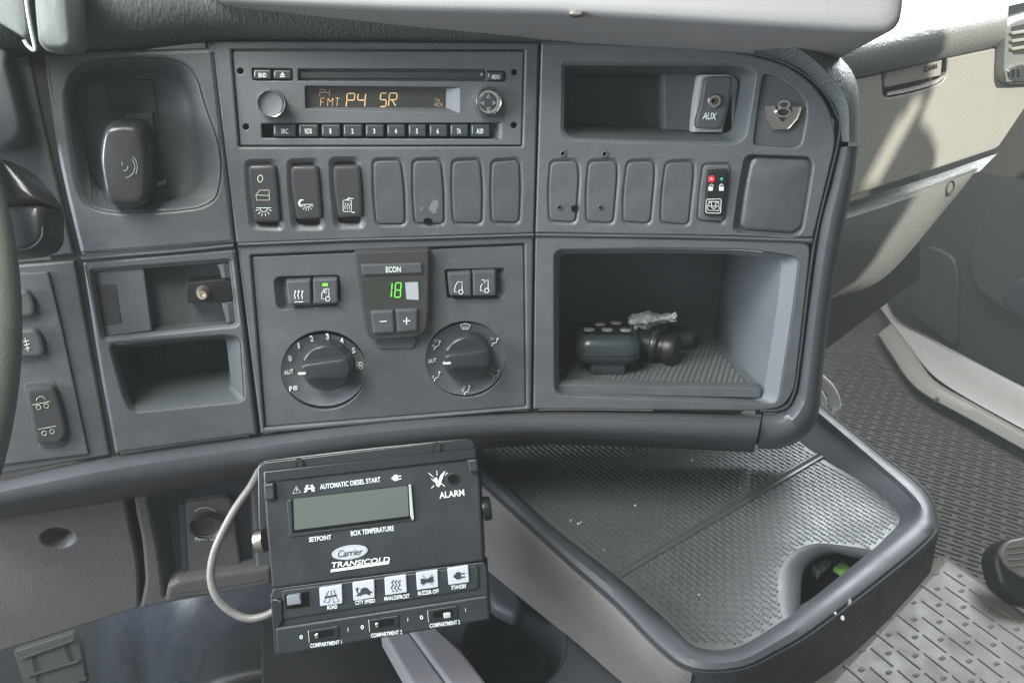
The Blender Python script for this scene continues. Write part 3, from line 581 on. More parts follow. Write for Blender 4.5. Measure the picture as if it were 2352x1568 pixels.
seg_text('', PC, [q('F', 806, 500, 24, 56), q('M', 855, 500, 34, 56), q('T', 904, 500, 32, 56)], 1.4, M['amber'], dsp, HD)
seg_text('', PC, [q('P', 800, 440, 28, 46), q('4', 838, 440, 28, 46)], 1.3, M['dim'], dsp, HD)
txt('display_text', PC, 'TA', *[p[0] for p in Z2((1590, 0), (1626, 0))], O1(Z2, 0, 515)[1], 8, M['dim'], dsp, HD); txt('display_text', PC, 'RDS', *[p[0] for p in Z2((1588, 0), (1645, 0))], O1(Z2, 0, 545)[1], 8, M['dim'], dsp, HD)
pad('disc_slot', PC, Z2((654, 302), (1938, 304), (1938, 383), (654, 379)), -.0062, -.008, M['deep'], rad_, .0002)
pad('slot_flap', PC, rr(Z2((660, 314), (1934, 318), (1934, 372), (660, 368)), 2), -.0048, -.007, M['rbtn'], rad_, .001)
solid('disc_mark', PC, [Z2((1902, 328), (1918, 328), (1918, 346), (1904, 346))], M['inkdim'], rad_, -.0046)
def rbutton(x0, y0, x1, y1, s, tx0, tx1, hpx=10.5, slant=0):
    b = pad('button', PC, rr(Z2((x0, y0), (x1, y0), (x1 + slant, y1), (x0 + slant, y1)), 2.5), -.0008, -.008, M['rbtn'], rad_, .0009)
    solid('edge_mark', PC, [Z2((x0 + 6, y0 + 12), (x0 + 11, y0 + 12), (x0 + 12, y1 - 22), (x0 + 8, y1 - 22))], M['ink'] if s in ('BND', 'MENU', 'E', 'SRC') else M['inkdim'], b, -.0007, .0002)
    cy = (y0 + y1) / 2 + (3 if y0 > 500 else 5)
    if s == 'E':
        solid('eject_mark', PC, [Z2((527, 345), (544, 322), (561, 345)), Z2((527, 350), (561, 350), (561, 357), (527, 357))], M['ink'], b, -.0007); return
    txt('lettering', PC, s, O1(Z2, tx0, 0)[0], O1(Z2, tx1, 0)[0], O1(Z2, 0, cy)[1], hpx, M['ink'], b, -.0007, bold=.022)
rbutton(345, 306, 465, 370, 'BND', 380, 434); rbutton(482, 308, 604, 370, 'E', 0, 0); rbutton(1950, 320, 2062, 380, 'MENU', 1980, 2036)
for (x0, x1, s, a, b) in ((482, 636, 'SRC', 535, 584), (656, 788, 'RDS', 698, 746), (812, 940, '1', 868, 878), (962, 1092, '2', 1017, 1031), (1114, 1240, '3', 1166, 1180), (1262, 1386, '4', 1314, 1329), (1408, 1530, '5', 1460, 1474), (1552, 1676, '6', 1602, 1616), (1696, 1818, 'TA', 1740, 1768), (1838, 1968, 'AUD', 1875, 1922)):
    rbutton(x0, 682, x1, 764, s, a, b, 11.5)
V, Fc = loftv([ring(PC, Z2((1972, 670), (2052, 670), (2048, 780), (1972, 776)), H_), ring(PC, Z2((1972, 680), (1986, 680), (1986, 764), (1972, 764)), -.0075)]); mk('row_end', V, Fc, M['radio'], rad_, 0)
for (x, y) in ((255, 315), (2137, 323), (293, 697), (2133, 687)): disc('fixing_hole', PC, *O1(Z2, x, y), 6.8, H_, [(1.02, H_), (.95, -.008)], M['hole'], rad_, 16)
kb = disc('volume_knob', PC, *O1(Z2, 470, 535), 31, 0, [(1.08, H_), (1.0, .004), (1.0, .0085), (.94, .0095), (.90, .0095), (.84, .0085), (.5, .0078)], M['radio'], rad_, 44)
disc('knob_ring', PC, *O1(Z2, 470, 535), 31.5, .0088, [(1.0, .0080), (1.0, .0094), (.965, .0099), (.93, .0098), (.92, .0085)], M['chrome'], kb, 44, cap=False)
nv = disc('navigation_pad', PC, *O1(Z2, 1953, 525), 31, 0, [(1.12, H_), (1.0, .002), (1.0, .0035), (.9, .0050), (.80, .0042)], M['chrome'], rad_, 44)
oc = [O1(Z2, 1953 + 68 * math.cos(R_(22.5 + 45 * k)), 525 + 68 * math.sin(R_(22.5 + 45 * k))) for k in range(8)]
pad('pad_face', PC, rr(oc, 5), .0056, .002, M['rbtn'], nv, .0012)
for dx, dy in ((0, -40), (0, 52), (-44, 6), (44, 6)):
    x, y = 1957 + dx, 527 + dy; s = 11
    t = {(0, -40): ((x - s, y + s), (x + s, y + s), (x, y - s)), (0, 52): ((x - s, y - s), (x + s, y - s), (x, y + s)), (-44, 6): ((x + s, y - s), (x + s, y + s), (x - s, y)), (44, 6): ((x - s, y - s), (x - s, y + s), (x + s, y))}[(dx, dy)]
    strokes('arrow_mark', PC, [Z2(*t)], 1.3, M['ink'], nv, .0058, closed=(0,))
# ================================================================== CLIMATE UNIT
cl = root('climate_control', 'dark climate control panel with two rotary dials and green display reading 18', 'control panel', PC.at(905, 980, -.004))
HC = -.003
dl = (O1(Z5, 602, 1030), O1(Z5, 1632, 950)); DR = (97, 91); KR = (66, 62)
lw = Z5((235, 352), (716, 340), (718, 560), (262, 592)); rw = Z5((1478, 300), (1918, 288), (1912, 508), (1500, 510))
plate('faceplate', PC, rr([(579.5, 590), (1202.5, 563), (1206.6, 931.5), (611, 979)], 3), [circ(*dl[0], DR[0], 56, DR[0] * .93), circ(*dl[1], DR[1], 56, DR[1] * .95), rr(lw, [18, 8, 10, 18]), rr(rw, [6, 8, 10, 6])], HC, .006, M['fascia'], cl, .0008)
pad('housing', PC, [(581, 592), (1201, 565), (1205, 930), (613, 977)], -.016, -.06, M['hole'], cl, .0003)
for o_, i_ in ((lw, Z5((300, 365), (700, 350), (706, 550), (330, 565))), (rw, Z5((1492, 308), (1862, 300), (1858, 498), (1506, 500)))):
    V, Fc = loftv([ring(PC, rr(o_, [6, 8, 10, 6]), HC, HC, -.0003), ring(PC, rr(i_, 5), -.010)]); mk('button_well', V, Fc, M['fascia'], cl, 20)
def cbtn(P, h=.0018, m='gloss'): return pad('button', PC, rr(Z5(*P), 4), h, -.01, M[m], cl, .0014)
b = cbtn(((322, 382), (503, 372), (510, 550), (342, 556)), m='blank')
strokes('heat_symbol', PC, [Z5((x, 512), (x - 4 + 8, 498), (x + 2 - 6, 482), (x + 4, 466), (x + 2, 455)) for x in (390, 415, 442)] + [Z5((388, 532), (450, 532))], 2.2, M['ink'], b, .0020)
solid('heat_symbol', PC, [Z5((x - 8, 460), (x + 2, 446), (x + 11, 460)) for x in (391, 416, 443)], M['ink'], b, .0020)
b = cbtn(((518, 369), (698, 362), (704, 545), (524, 551)), m='blank')
solid('indicator_light', PC, [rr(Z5((590, 400), (628, 399), (628, 415), (591, 416)), 2, 2)], M['gled'], b, .0020, .0006)
def cab_icon(x, y, kind):
    L = [Z5((x - 14, y + 42), (x - 30, y + 38), (x - 26, y - 2), (x - 8, y - 30), (x + 24, y - 34), (x + 26, y + 22))] if kind != 1 else [Z5((x - 14, y + 42), (x - 30, y + 38), (x - 26, y + 4), (x - 12, y - 10)), Z5((x - 22, y - 38), (x - 8, y - 38), (x + 4, y - 16)), Z5((x + 6, y - 34), (x + 26, y - 34), (x + 26, y + 22))]
    L.append(arc(*O1(Z5, x + 16, y + 40), 5, 0, 360, 14))
    if kind == 2: L.append(Z5((x + 12, y - 16), (x - 2, y - 20), (x - 10, y - 4), (x + 10, y - 4)))
    return L
strokes('cab_symbol', PC, cab_icon(613, 470, 2), 2.1, M['ink'], b, .0020)
b = cbtn(((1500, 326), (1670, 314), (1674, 492), (1516, 490)), m='blank'); strokes('cab_symbol', PC, cab_icon(1580, 420, 0), 2.1, M['ink'], b, .0020)
b = cbtn(((1682, 313), (1850, 304), (1850, 488), (1684, 492)), m='blank'); strokes('cab_symbol', PC, cab_icon(1768, 410, 1), 2.1, M['ink'], b, .0020)
tz = rr(Z5((822, 168), (1366, 150), (1364, 620), (1345, 740), (1290, 790), (1100, 806), (960, 812), (906, 770), (872, 560)), [2, 2, 40, 20, 20, 40, 20, 20, 40])
sh = [(p[0] - 2, p[1] + 7) for p in tz]
ct = pad('display_unit', PC, tz, .005, -.01, M['gloss'], cl, .0016)
pad('button_tray', PC, rr(Z5((955, 790), (1280, 790), (1262, 858), (1240, 872), (1000, 876), (975, 850)), 8), -.0015, -.01, M['blank'], cl, .001)
eb = pad('button', PC, rr(Z5((868, 262), (1312, 250), (1318, 326), (880, 342)), 3), .0068, .003, M['blank'], ct, .0010)
txt('lettering', PC, 'ECON', *[p[0] for p in Z5((1050, 0), (1160, 0))], O1(Z5, 0, 298)[1], 13.5, M['ink'], eb, .0070, bold=.028, dv=-1)
dg = rr(Z5((880, 378), (1300, 362), (1292, 545), (905, 560)), 4); dgi = rr(Z5((895, 388), (1194, 382), (1200, 512), (912, 540)), 3)
V, Fc = loftv([ring(PC, dg, .0052, .0052), ring(PC, dgi, .0050, .0051)]); ds = mk('display_glass', V, Fc, M['lcd'], ct, 0)
V, Fc = loftv([ring(PC, rr(Z5((1190, 392), (1284, 388), (1290, 518), (1200, 514)), 2), .0056, .0052), ring(PC, rr(Z5((1190, 392), (1284, 388), (1290, 518), (1200, 514)), 2), .0056, .0056)]); mk('painted_wall_glare', V, Fc, M['key'], ct, 0)  # pale plate paints the light caught by the display's right wall
seg_text('', PC, [('1', *O1(Z5, 1068, 394), 8, 33), ('8', *O1(Z5, 1118, 394), 13, 33)], 2.6, M['green'], ds, .0054)
for P, s in ((((938, 602), (1108, 592), (1118, 760), (958, 766)), 0), (((1120, 590), (1284, 582), (1282, 745), (1130, 760)), 1)):
    b = pad('button', PC, rr(Z5(*P), 4), .0078, .003, M['blank'], ct, .0016)
    strokes('plus_mark' if s else 'minus_mark', PC, [Z5((1176, 671), (1228, 669)), Z5((1202, 644), (1202, 697))] if s else [Z5((1006, 676), (1058, 672))], 3, M['ink'], b, .0080)
def dial(c, R, aspect, ko, kr, ptr, bar):
    cc = PC.loc(*c, HC); s = PC.px(*c, HC) * R
    rs = [[PC.w(cc + s * f * A(math.cos(2 * math.pi * k / 56), aspect * math.sin(2 * math.pi * k / 56)), hh) for k in range(56)] for f, hh in ((1.01, HC), (.985, HC - .0005), (.6, HC - .0036))]
    V, Fc = loftv(rs); d = mk('dial_ring', V, Fc, M['fascia'], cl, 50)
    k = disc('rotary_knob', PC, *ko, kr, .005, [(1.03, -.009), (1.0, .0025), (.97, .0045), (.9, .0056), (.4, .006)], M['knob'], d, 48)
    dome(PC, rr(Z5(*bar), [10, 26, 12, 12, 26, 10], 4), .014, .003, .006, M['knob'], 'knob_grip', k, wide=.16)
    solid('pointer', PC, [rr(Z5(*ptr), 1.5, 2)], M['ink'], k, .0142, .0006)
    def hf(x, y):
        r = math.hypot((x - cc[0]), (y - cc[1]) / aspect) / s; return np.interp(r, [.6, .985], [HC - .0036, HC - .0005])
    return d, hf
def warp(o, pl, hf, up=.0005):
    """lay a print on the sloping dial ring"""
    base = A(*o.matrix_basis.translation); p = o.parent
    while p: base = base + A(*p.location); p = p.parent
    base = base - CAM
    hs = [(A(*v.co) + base - pl.o) for v in o.data.vertices]; z0 = min(q.dot(pl.n) for q in hs)
    for v, q in zip(o.data.vertices, hs):
        hh = hf(q.dot(pl.x), q.dot(pl.y)) + up + (q.dot(pl.n) - z0); v.co = Vector(A(*v.co) + pl.n * (hh - q.dot(pl.n)))
d1, hf1 = dial(dl[0], DR[0], .93, O1(Z5, 622, 1014), 60, ((412, 1044), (470, 1042), (470, 1056), (414, 1058)), ((420, 1002), (460, 984), (780, 940), (815, 1015), (785, 1100), (460, 1112)))
d2, hf2 = dial(dl[1], DR[1], .95, O1(Z5, 1645, 948), 57, ((1465, 969), (1522, 968), (1522, 982), (1466, 984)), ((1470, 925), (1510, 912), (1800, 876), (1832, 945), (1800, 1020), (1500, 1030)))
HT = -.0043
for s, x, y, w_, h_, m in (('0', 355, 938, 22, 38, 'ink'), ('1', 418, 845, 12, 38, 'ink'), ('2', 513, 793, 24, 40, 'ink'), ('3', 627, 778, 24, 40, 'ink'), ('4', 731, 808, 26, 40, 'ink'), ('5', 816, 880, 24, 38, 'ink'), ('AUT', 345, 1040, 68, 28, 'ink'), ('P', 361, 1156, 22, 30, 'ink')):
    o = txt('lettering', PC, s, *[p[0] for p in Z5((x - w_ / 2, 0), (x + w_ / 2, 0))], O1(Z5, 0, y + 3)[1], h_ / 2.75, M[m], d1, HT, bold=.022, dv=-.08 * w_ / 3.163); warp(o, PC, hf1)
def fan(x, y, r):
    return [[O1(Z5, x + r * .62 * math.cos(R_(45 + 90 * k)) + r * .42 * math.cos(t / 10 * 6.283), y + r * .62 * math.sin(R_(45 + 90 * k)) + r * .42 * math.sin(t / 10 * 6.283)) for t in range(10)] for k in range(4)]
o = strokes('fan_symbol', PC, fan(857, 993, 28), 1.7, M['ink'], d1, HT, closed=(0, 1, 2, 3)); warp(o, PC, hf1)
o = strokes('fan_symbol', PC, fan(393, 1156, 16), 1.4, M['ink'], d1, HT, closed=(0, 1, 2, 3)); warp(o, PC, hf1)
o = txt('lettering', PC, 'AUT', *[p[0] for p in Z5((1357, 0), (1418, 0))], O1(Z5, 0, 961)[1], 9, M['ink'], d2, HT, bold=.022, dv=-1.5); warp(o, PC, hf2)
def seat(x, y): return [Z5((x + 20, y - 14), (x + 12, y + 12), (x - 8, y + 14), (x - 18, y + 36))]
for x, y, kinds in ((1420, 842, 'wf'), (1418, 1068, 'uf'), (1838, 818, 'f'), (1845, 1052, 'bf'), (1635, 1168, 'tf')):
    o = strokes('airflow_symbol', PC, seat(x, y), 2.0, M['ink'], d2, HT); warp(o, PC, hf2)
    dots = [circ(*O1(Z5, x + 22, y - 24), 2.4, 10)]
    o = solid('airflow_symbol', PC, dots, M['ink'], d2, HT); warp(o, PC, hf2)
    tri = {'f': ((x - 24, y - 28), (x - 4, y - 20), (x - 24, y - 10)) if kinds == 'f' else ((x - 34, y - 2), (x - 18, y - 2), (x - 26, y + 16))}['f']
    L = [Z5(*tri)]
    if 't' in kinds: L.append(Z5((x - 18, y - 28), (x - 2, y - 20), (x - 18, y - 10)))
    o = strokes('airflow_symbol', PC, L, 1.3, M['ink'], d2, HT, closed=tuple(range(len(L)))); warp(o, PC, hf2)
    if 'b' in kinds: o = solid('airflow_symbol', PC, [Z5((x - 24, y - 38), (x - 4, y - 32), (x - 24, y - 20))], M['inkblue'], d2, HT); warp(o, PC, hf2)
    if 'w' in kinds: o = strokes('airflow_symbol', PC, [Z5((x - 24, y - 38), (x + 6, y - 38), (x - 2, y - 22), (x - 16, y - 22))], 1.4, M['inkdim'], d2, HT, closed=(0,)); warp(o, PC, hf2)
o = strokes('windscreen_symbol', PC, [Z5((1592, 694), (1627, 686), (1663, 694), (1648, 730), (1608, 730)), *[Z5((x + 4, 704), (x - 2, 714), (x + 3, 722), (x, 734)) for x in (1614, 1627, 1640)]], 1.9, M['ink'], d2, HT, closed=(0,)); warp(o, PC, hf2)
# ================================================================== REFRIGERATION CONTROLLER
PK = Pl(ray(860, 1250) * .475, nrm(CB + .10 * U), c2w(1, .155, 0))
ct = root('refrigeration_controller', 'black refrigeration controller with a blank green display and white keys, hanging below the dashboard', 'controller', PK.at(880, 1460, -.015))
br = pad('bracket', PK, rr(ZK((398, 275), (432, 246), (1050, 172), (1662, 112), (1690, 132), (1728, 420), (1745, 620), (420, 790), (404, 600)), [6, 6, 60, 8, 6, 20, 10, 10, 20]), -.010, -.013, M['brk'], ct, .0008)
pad('bracket_flange', PK, rr(ZK((398, 280), (440, 250), (1660, 116), (1692, 140), (1700, 178), (430, 318)), 5), -.0065, -.012, M['brk'], br, .0012)
for x, y in ((645, 266), (1462, 168)): disc('bracket_screw', PK, *O1(ZK, x, y), 12.5, -.006, [(1, -.0065), (1, -.005), (.85, -.0044), (.5, -.0044), (.45, -.0052)], M['brk'], br, 24)
V, Fc = padv(PK, rr(ZK((430, 306), (1700, 172), (1718, 300), (1745, 842), (482, 1008), (446, 600)), [7, 7, 60, 4, 4, 80]), 0, -.026, .0016); cs = mk('case', V, Fc, M['ctrl'], ct, 40)
pad('case_lid_edge', PK, rr(ZK((430, 306), (1700, 172), (1704, 236), (436, 372)), 4), .0022, -.004, M['brk'], ct, .0012)
for P in (((432, 385), (494, 378), (500, 478), (440, 486)), ((1644, 240), (1706, 236), (1714, 312), (1662, 318))): pad('clip', PK, rr(ZK(*P), 3), .0042, -.004, M['ctrl'], ct, .0012)
V, Fc = padv(PK, rr(ZK((470, 1060), (486, 1004), (1745, 846), (1760, 870), (1772, 1046), (500, 1246)), 4), -.0016, -.024, .001); mk('key_strip', V, Fc, M['ctrl'], ct, 40)
V, Fc = padv(PK, rr(ZK((544, 1016), (1700, 868), (1712, 880), (1716, 998), (1704, 1010), (548, 1192)), 4), -.0002, -.003, .0008); mk('key_panel', V, Fc, M['ctrl'], ct, 40)
V, Fc = padv(PK, rr(ZK((500, 1240), (1770, 1044), (1782, 1184), (1770, 1192), (545, 1404), (512, 1406)), [4, 5, 5, 5, 5, 3]), .0022, -.024, .0016); lw_ = mk('switch_housing', V, Fc, M['ctrl'], ct, 40)
pad('side_rail', PK, rr(ZK((474, 1072), (500, 1064), (545, 1078), (548, 1195), (518, 1240), (510, 1408), (498, 1400)), 3), .0012, -.024, M['brk'], ct, .0012)
# display
lo = rr(ZK((570, 482), (1312, 384), (1330, 600), (590, 702)), 5); li = rr(ZK((612, 474), (1290, 394), (1298, 574), (618, 658)), 3)
M['lcdg'] = mat('green_lcd', (.066, .078, .069), .22, .5, coat=.5)
pad('display_frame', PK, lo, .0012, -.001, M['ctrl'], ct, .0006)
fr = rr(ZK((596, 476), (1300, 388), (1316, 592), (606, 678)), 4)
V, Fc = loftv([ring(PK, fr, .0013, .0013), ring(PK, li, .0014, .00135)]); mk('display', V, Fc, M['hole'], ct, 0, 'blank greenish liquid crystal display', [M['lcdg']], [0] * (len(Fc) - 1) + [1])
pad('painted_edge_glare', PK, rr(ZK((1297, 388), (1312, 386), (1329, 596), (1318, 602), (1306, 570)), 2), .0026, .001, M['top'], ct, .0004)  # pale strip, paints the lit right wall of the display recess
T = lambda s, x0, x1, y, h, m='ink', dv=None, par=ct, hh=.0003, **k: txt('lettering', PK, s, O1(ZK, x0, 0)[0], O1(ZK, x1, 0)[0], O1(ZK, 0, y)[1], h / 2.589, M[m], par, hh, bold=.014, dv=-.125 * (x1 - x0) / 2.589 if dv is None else dv, **k)
T('AUTOMATIC DIESEL START', 770, 1130, 402, 30); T('SETPOINT', 706, 838, 715, 28); T('BOX TEMPERATURE', 954, 1210, 678, 30); T('ALARM', 1480, 1628, 452, 38)
T('ROAD', 814, 874, 1118, 24); T('CITY SPEED', 980, 1098, 1090, 24); T('MAN.DEFROST', 1154, 1304, 1066, 24); T('BUZZER OFF', 1354, 1478, 1034, 24); T('STANDBY', 1552, 1642, 1000, 24)
for s, x0, x1, y in (('COMPARTMENT 1', 712, 900, 1345), ('COMPARTMENT 2', 1073, 1258, 1285), ('COMPARTMENT 3', 1422, 1602, 1226)): T(s, x0, x1, y, 24, hh=.0024, par=lw_)
for s, x, y in (('0', 659, 1294), ('0', 1022, 1235), ('0', 1374, 1177)): T(s, x - 9, x + 9, y, 24, hh=.0024, par=lw_)
for x, y in ((938, 1248), (1293, 1190), (1636, 1132)): strokes('lettering', PK, [ZK((x, y - 11), (x, y + 11))], 1.3, M['ink'], lw_, .0024)
strokes('warning_symbol', PK, [ZK((610, 440), (656, 434), (630, 398)), ZK((633, 410), (633, 426))], 1.6, M['ink'], ct, .0003, closed=(0,))
solid('road_symbol', PK, [ZK((688, 392), (704, 390), (698, 402), (684, 404)), ZK((712, 390), (728, 388), (734, 400), (718, 402)), ZK((678, 410), (738, 402), (742, 410), (682, 418)), ZK((684, 418), (698, 416), (690, 432), (674, 434)), ZK((716, 414), (732, 412), (742, 426), (724, 429))], M['ink'], ct, .0003)
plug = lambda x, y, k: [ZK(*[(x + a * k, y + b * k) for a, b in P]) for P in (((-14, -16), (6, -20), (10, -14), (12, 12), (8, 18), (-12, 20), (-16, 12), (-26, 10), (-26, -2), (-16, -6)), ((12, -12), (32, -15), (33, -9), (12, -6)), ((12, 6), (33, 3), (34, 9), (12, 12)))]
solid('plug_symbol', PK, plug(1222, 347, .95), M['ink'], ct, .0003)
strokes('alarm_mark', PK, [ZK((1432, 352), (1452, 372)), ZK((1465, 304), (1466, 332)), ZK((1420, 322), (1444, 342)), ZK((1432, 410), (1450, 392)), ZK((1490, 380), (1512, 398)), ZK((1530, 316), (1516, 332)), ZK((1416, 318), (1424, 326))], 1.7, M['ink'], ct, .0003)
solid('alarm_mark', PK, [ZK((1446, 350), (1464, 344), (1474, 368), (1486, 332), (1518, 302), (1500, 344), (1486, 392), (1476, 402), (1466, 398))], M['ink'], ct, .0003)
disc('buzzer_hole', PK, *O1(ZK, 1562, 352), 13.5, 0, [(1.05, .0001), (1, .0010), (.85, .0011), (.78, .0003)], M['brk'], ct, 26); solid('buzzer_bore', PK, [circ(*O1(ZK, 1560, 352), 10, 20)], M['hole'], ct, .0004)
lg = solid('logo_plate', PK, [[A(*O1(ZK, 948 + 107 * math.cos(t) + 0, 789 + 42 * math.sin(t) - 107 * math.cos(t) * .12)) for t in np.linspace(0, 6.283, 41)[:-1]]], M['key'], ct, .0002, .0005)
strokes('logo_rim', PK, [[O1(ZK, 948 + 97 * math.cos(t), 789 + 35 * math.sin(t) - 97 * math.cos(t) * .12) for t in np.linspace(0, 6.283, 41)[:-1]]], .8, M['inkdim'], lg, .0007, closed=(0,))
txt('lettering', PK, 'Carrier', *[p[0] for p in ZK((876, 0), (1024, 0))], O1(ZK, 0, 800)[1], 15.5, M['keyink'], lg, .0008, bold=-.004, shear=.35, dv=-7)
T('TRANSICOLD', 842, 1186, 866, 32, shear=.2, dv=-13.5)
solid('logo_underline', PK, [ZK((836, 892), (1184, 842), (1180, 858), (834, 908))], M['ink'], ct, .0003)
keys = (((764, 1000), (900, 980), (904, 1094), (770, 1112)), ((962, 970), (1092, 950), (1096, 1060), (968, 1080)), ((1152, 940), (1282, 921), (1288, 1028), (1158, 1048)), ((1340, 911), (1470, 892), (1474, 998), (1347, 1016)), ((1526, 884), (1652, 865), (1658, 968), (1534, 986)))
kl = ('white key with road symbol', 'white key with tortoise symbol', 'white key with defrost waves', 'white key with crossed-out horn', 'white key with plug symbol')
KY = []
for P, l in zip(keys, kl): KY.append(pad('key', PK, rr(ZK(*P), 2.5), .0012, -.001, M['key'], ct, .0006, label=l))
K_ = .0013
strokes('road_symbol', PK, [ZK((822, 1018), (806, 1048)), ZK((852, 1014), (862, 1040)), ZK((838, 1016), (836, 1042)), ZK((804, 1060), (792, 1088), (822, 1088), (830, 1062)), ZK((846, 1060), (850, 1086), (884, 1080), (866, 1056))], 1.5, M['keyink'], KY[0], K_)
solid('road_symbol', PK, [ZK((796, 1052), (868, 1040), (872, 1050), (800, 1062))], M['keyink'], KY[0], K_)
solid('tortoise_symbol', PK, [ZK((1006, 1038), (1014, 1008), (1034, 998), (1052, 1002), (1066, 1020), (1082, 1024), (1068, 1034), (1062, 1046), (1050, 1036), (1020, 1040), (1012, 1050)), ZK((984, 1002), (996, 998), (1000, 1006), (992, 1012), (998, 1030), (1010, 1036), (1006, 1046), (990, 1050), (984, 1048), (996, 1038), (986, 1020))], M['keyink'], KY[1], K_)
strokes('defrost_symbol', PK, [ZK((x + 12, 956), (x - 2, 968), (x + 8, 984), (x - 6, 1000), (x + 2, 1010)) for x in (1198, 1218, 1238)], 2.6, M['keyink'], KY[2], K_)
solid('defrost_symbol', PK, [circ(*O1(ZK, x, y), 1.8, 10) for x, y in ((1204, 1020), (1226, 1018), (1248, 1012))], M['keyink'], KY[2], K_)
solid('horn_symbol', PK, [ZK((1368, 948), (1384, 944), (1398, 950), (1418, 946), (1440, 930), (1446, 966), (1418, 968), (1400, 970), (1384, 978), (1370, 978))], M['keyink'], KY[3], K_)
strokes('horn_symbol', PK, [ZK((1378, 926), (1440, 984)), ZK((1438, 920), (1380, 986))], 1.2, M['keyink'], KY[3], K_ + .0003)
solid('plug_symbol', PK, plug(1594, 928, 1.15), M['keyink'], KY[4], K_)
# rocker at the left of the keys, slide switches below
pad('switch_well', PK, ZK((560, 1046), (700, 1024), (706, 1110), (566, 1130)), .0004, -.002, M['hole'], ct, .0002)
pad('power_rocker', PK, rr(ZK((568, 1050), (650, 1038), (660, 1098), (574, 1110)), 3), .0036, -.001, M['scuff'], ct, .001)
for k, (x, y, on) in enumerate(((705, 1250, 0), (1064, 1186, 0), (1414, 1128, 1))):
    sw = pad('slide_switch', PK, rr(ZK((x - 6, y + 6), (x + 174, y - 22), (x + 178, y + 52), (x + 4, y + 80)), 2.5), .0030, .001, M['brk'], lw_, .0005)
    strokes('switch_edge', PK, [ZK((x - 4, y + 4), (x + 2, y + 76))], 1.0, M['white'], sw, .0031)
    solid('slider_slot', PK, [rr(ZK((x + 26, y + 16), (x + 146, y - 4), (x + 150, y + 34), (x + 30, y + 54)), 6)], M['hole'], sw, .0031, .0002)
    xx = x + (22 if not on else 78)
    pad('slider', PK, rr(ZK((xx + 8, y + 24), (xx + (34 if not on else 56), y + 19), (xx + (34 if not on else 58), y + 52), (xx + 14, y + 58)), 4), .0046, .003, M['top'] if on else M['satin'], sw, .0008)
# mounting knobs either side
def sideknob(c, s, r, t, m, name):
    rs = [[c + s * PK.x * h + r * f * (PK.y * math.cos(a) + PK.n * math.sin(a)) for a in np.linspace(0, 6.283, 29)[:-1]] for f, h in ((1, 0), (1, t * .7), (.92, t), (.5, t))]
    V, Fc = loftv(rs, cap0=True); return mk(name, V, Fc, m, ct, 35)
sideknob(PK.at(608, 1239, -.008), -1, .0078, .0055, M['satin'], 'mounting_knob')
sideknob(PK.at(1110, 1168, -.010), 1, .0078, .0050, M['brk'], 'mounting_knob')
# cable
cb_ = tube('cable', [PK.at(u, v, h) for u, v, h in ((596, 1080, -.03), (575, 1118, -.02), (542, 1165, -.014), (511, 1222, -.012), (490, 1275, -.012), (484, 1325, -.012), (496, 1368, -.012), (526, 1400, -.014), (568, 1419, -.016), (612, 1412, -.018), (650, 1388, -.022))], .0026, M['cable'])
tag(cb_, 'grey cable looping out beside the black controller', 'cable')

# ================================================================== LOWER DASH (left, under the console)
PB = Pl(ray(300, 1250) * .57, nrm(PL_.n * .95 - U * .18), PL_.x)
ld = root('lower_dash', 'grained grey lower dash panel with round dimple and 12 volt socket bay', 'dash panel', PB.at(300, 1400))
hole_c = circ(*O1(ZL, 362, 662), 37, 28, 21)
plate('knee_panel', PB, rr([(-140, 1180), (0, 1170), (180, 1140), (281, 1110), (300, 1210), (318, 1290), (320, 1396), (0, 1497), (-140, 1540)], [3, 3, 60, 6, 60, 60, 6, 3, 3]), [hole_c], 0, .02, M['lower'], ld, .0022)
pad('backing', PB, [(-140, 1190), (600, 1075), (640, 1330), (318, 1384), (-140, 1525)], -.034, -.05, M['hole'], ld, .001)
mk('tray_light_block', *boxv(A(-.16, .76, -.08), A(1, 0, 0), A(0, 1, 0), A(0, 0, 1), .40, .01, .36), M['pdark'], ld, 0)  # unseen panel added to keep windscreen light off the tray's left
V, Fc = loftv([ring(PB, hole_c, 0, -.0012, -.0004), ring(PB, hole_c, 0, -.003, .0006), ring(PB, [(p[0] * 1 + 0, p[1]) for p in hole_c], 0, -.012, .004)]); mk('dimple', V, Fc, M['lower'], ld, 50)
plate('socket_frame', PB, rr([(302, 1110), (620, 1065), (660, 1335), (320, 1398), (334, 1340), (326, 1240), (312, 1180)], [3, 3, 3, 8, 20, 60, 60]), [rr(ZL((925, 400), (1290, 330), (1560, 290), (1600, 880), (1180, 930), (1030, 1040), (1000, 760)), [10, 30, 6, 6, 30, 8, 40])], 0, .02, M['lower'], ld, .0028)
V, Fc = loftv([ring(PB, rr(ZL((925, 400), (1290, 330), (1560, 290), (1600, 880), (1180, 930), (1030, 1040), (1000, 760)), [10, 30, 6, 6, 30, 8, 40]), -.002, -.002), ring(PB, rr(ZL((1040, 400), (1290, 350), (1560, 320), (1580, 850), (1180, 880), (1100, 920), (1090, 760)), [10, 30, 6, 6, 30, 8, 40]), -.012)]); mk('socket_bay', V, Fc, M['cons'], ld, 40)
sp_ = pad('socket_panel', PB, rr(ZL((1116, 455), (1400, 410), (1450, 420), (1508, 830), (1140, 900)), [5, 10, 10, 6, 6]), -.006, -.012, M['lower'], ld, .002)
pad('socket_recess', PB, rr(ZL((1116, 455), (1150, 450), (1170, 880), (1140, 900)), 3), -.0055, -.01, M['cons'], sp_, .0004)
PBs = PB
cp = disc('socket_cap', PB, *O1(ZL, 1287, 575), 38, -.006, [(1.04, -.0058), (1.0, -.0028), (.95, -.0020), (.90, -.0028), (.6, -.0040), (.3, -.0044)], M['gloss'], sp_, 40)
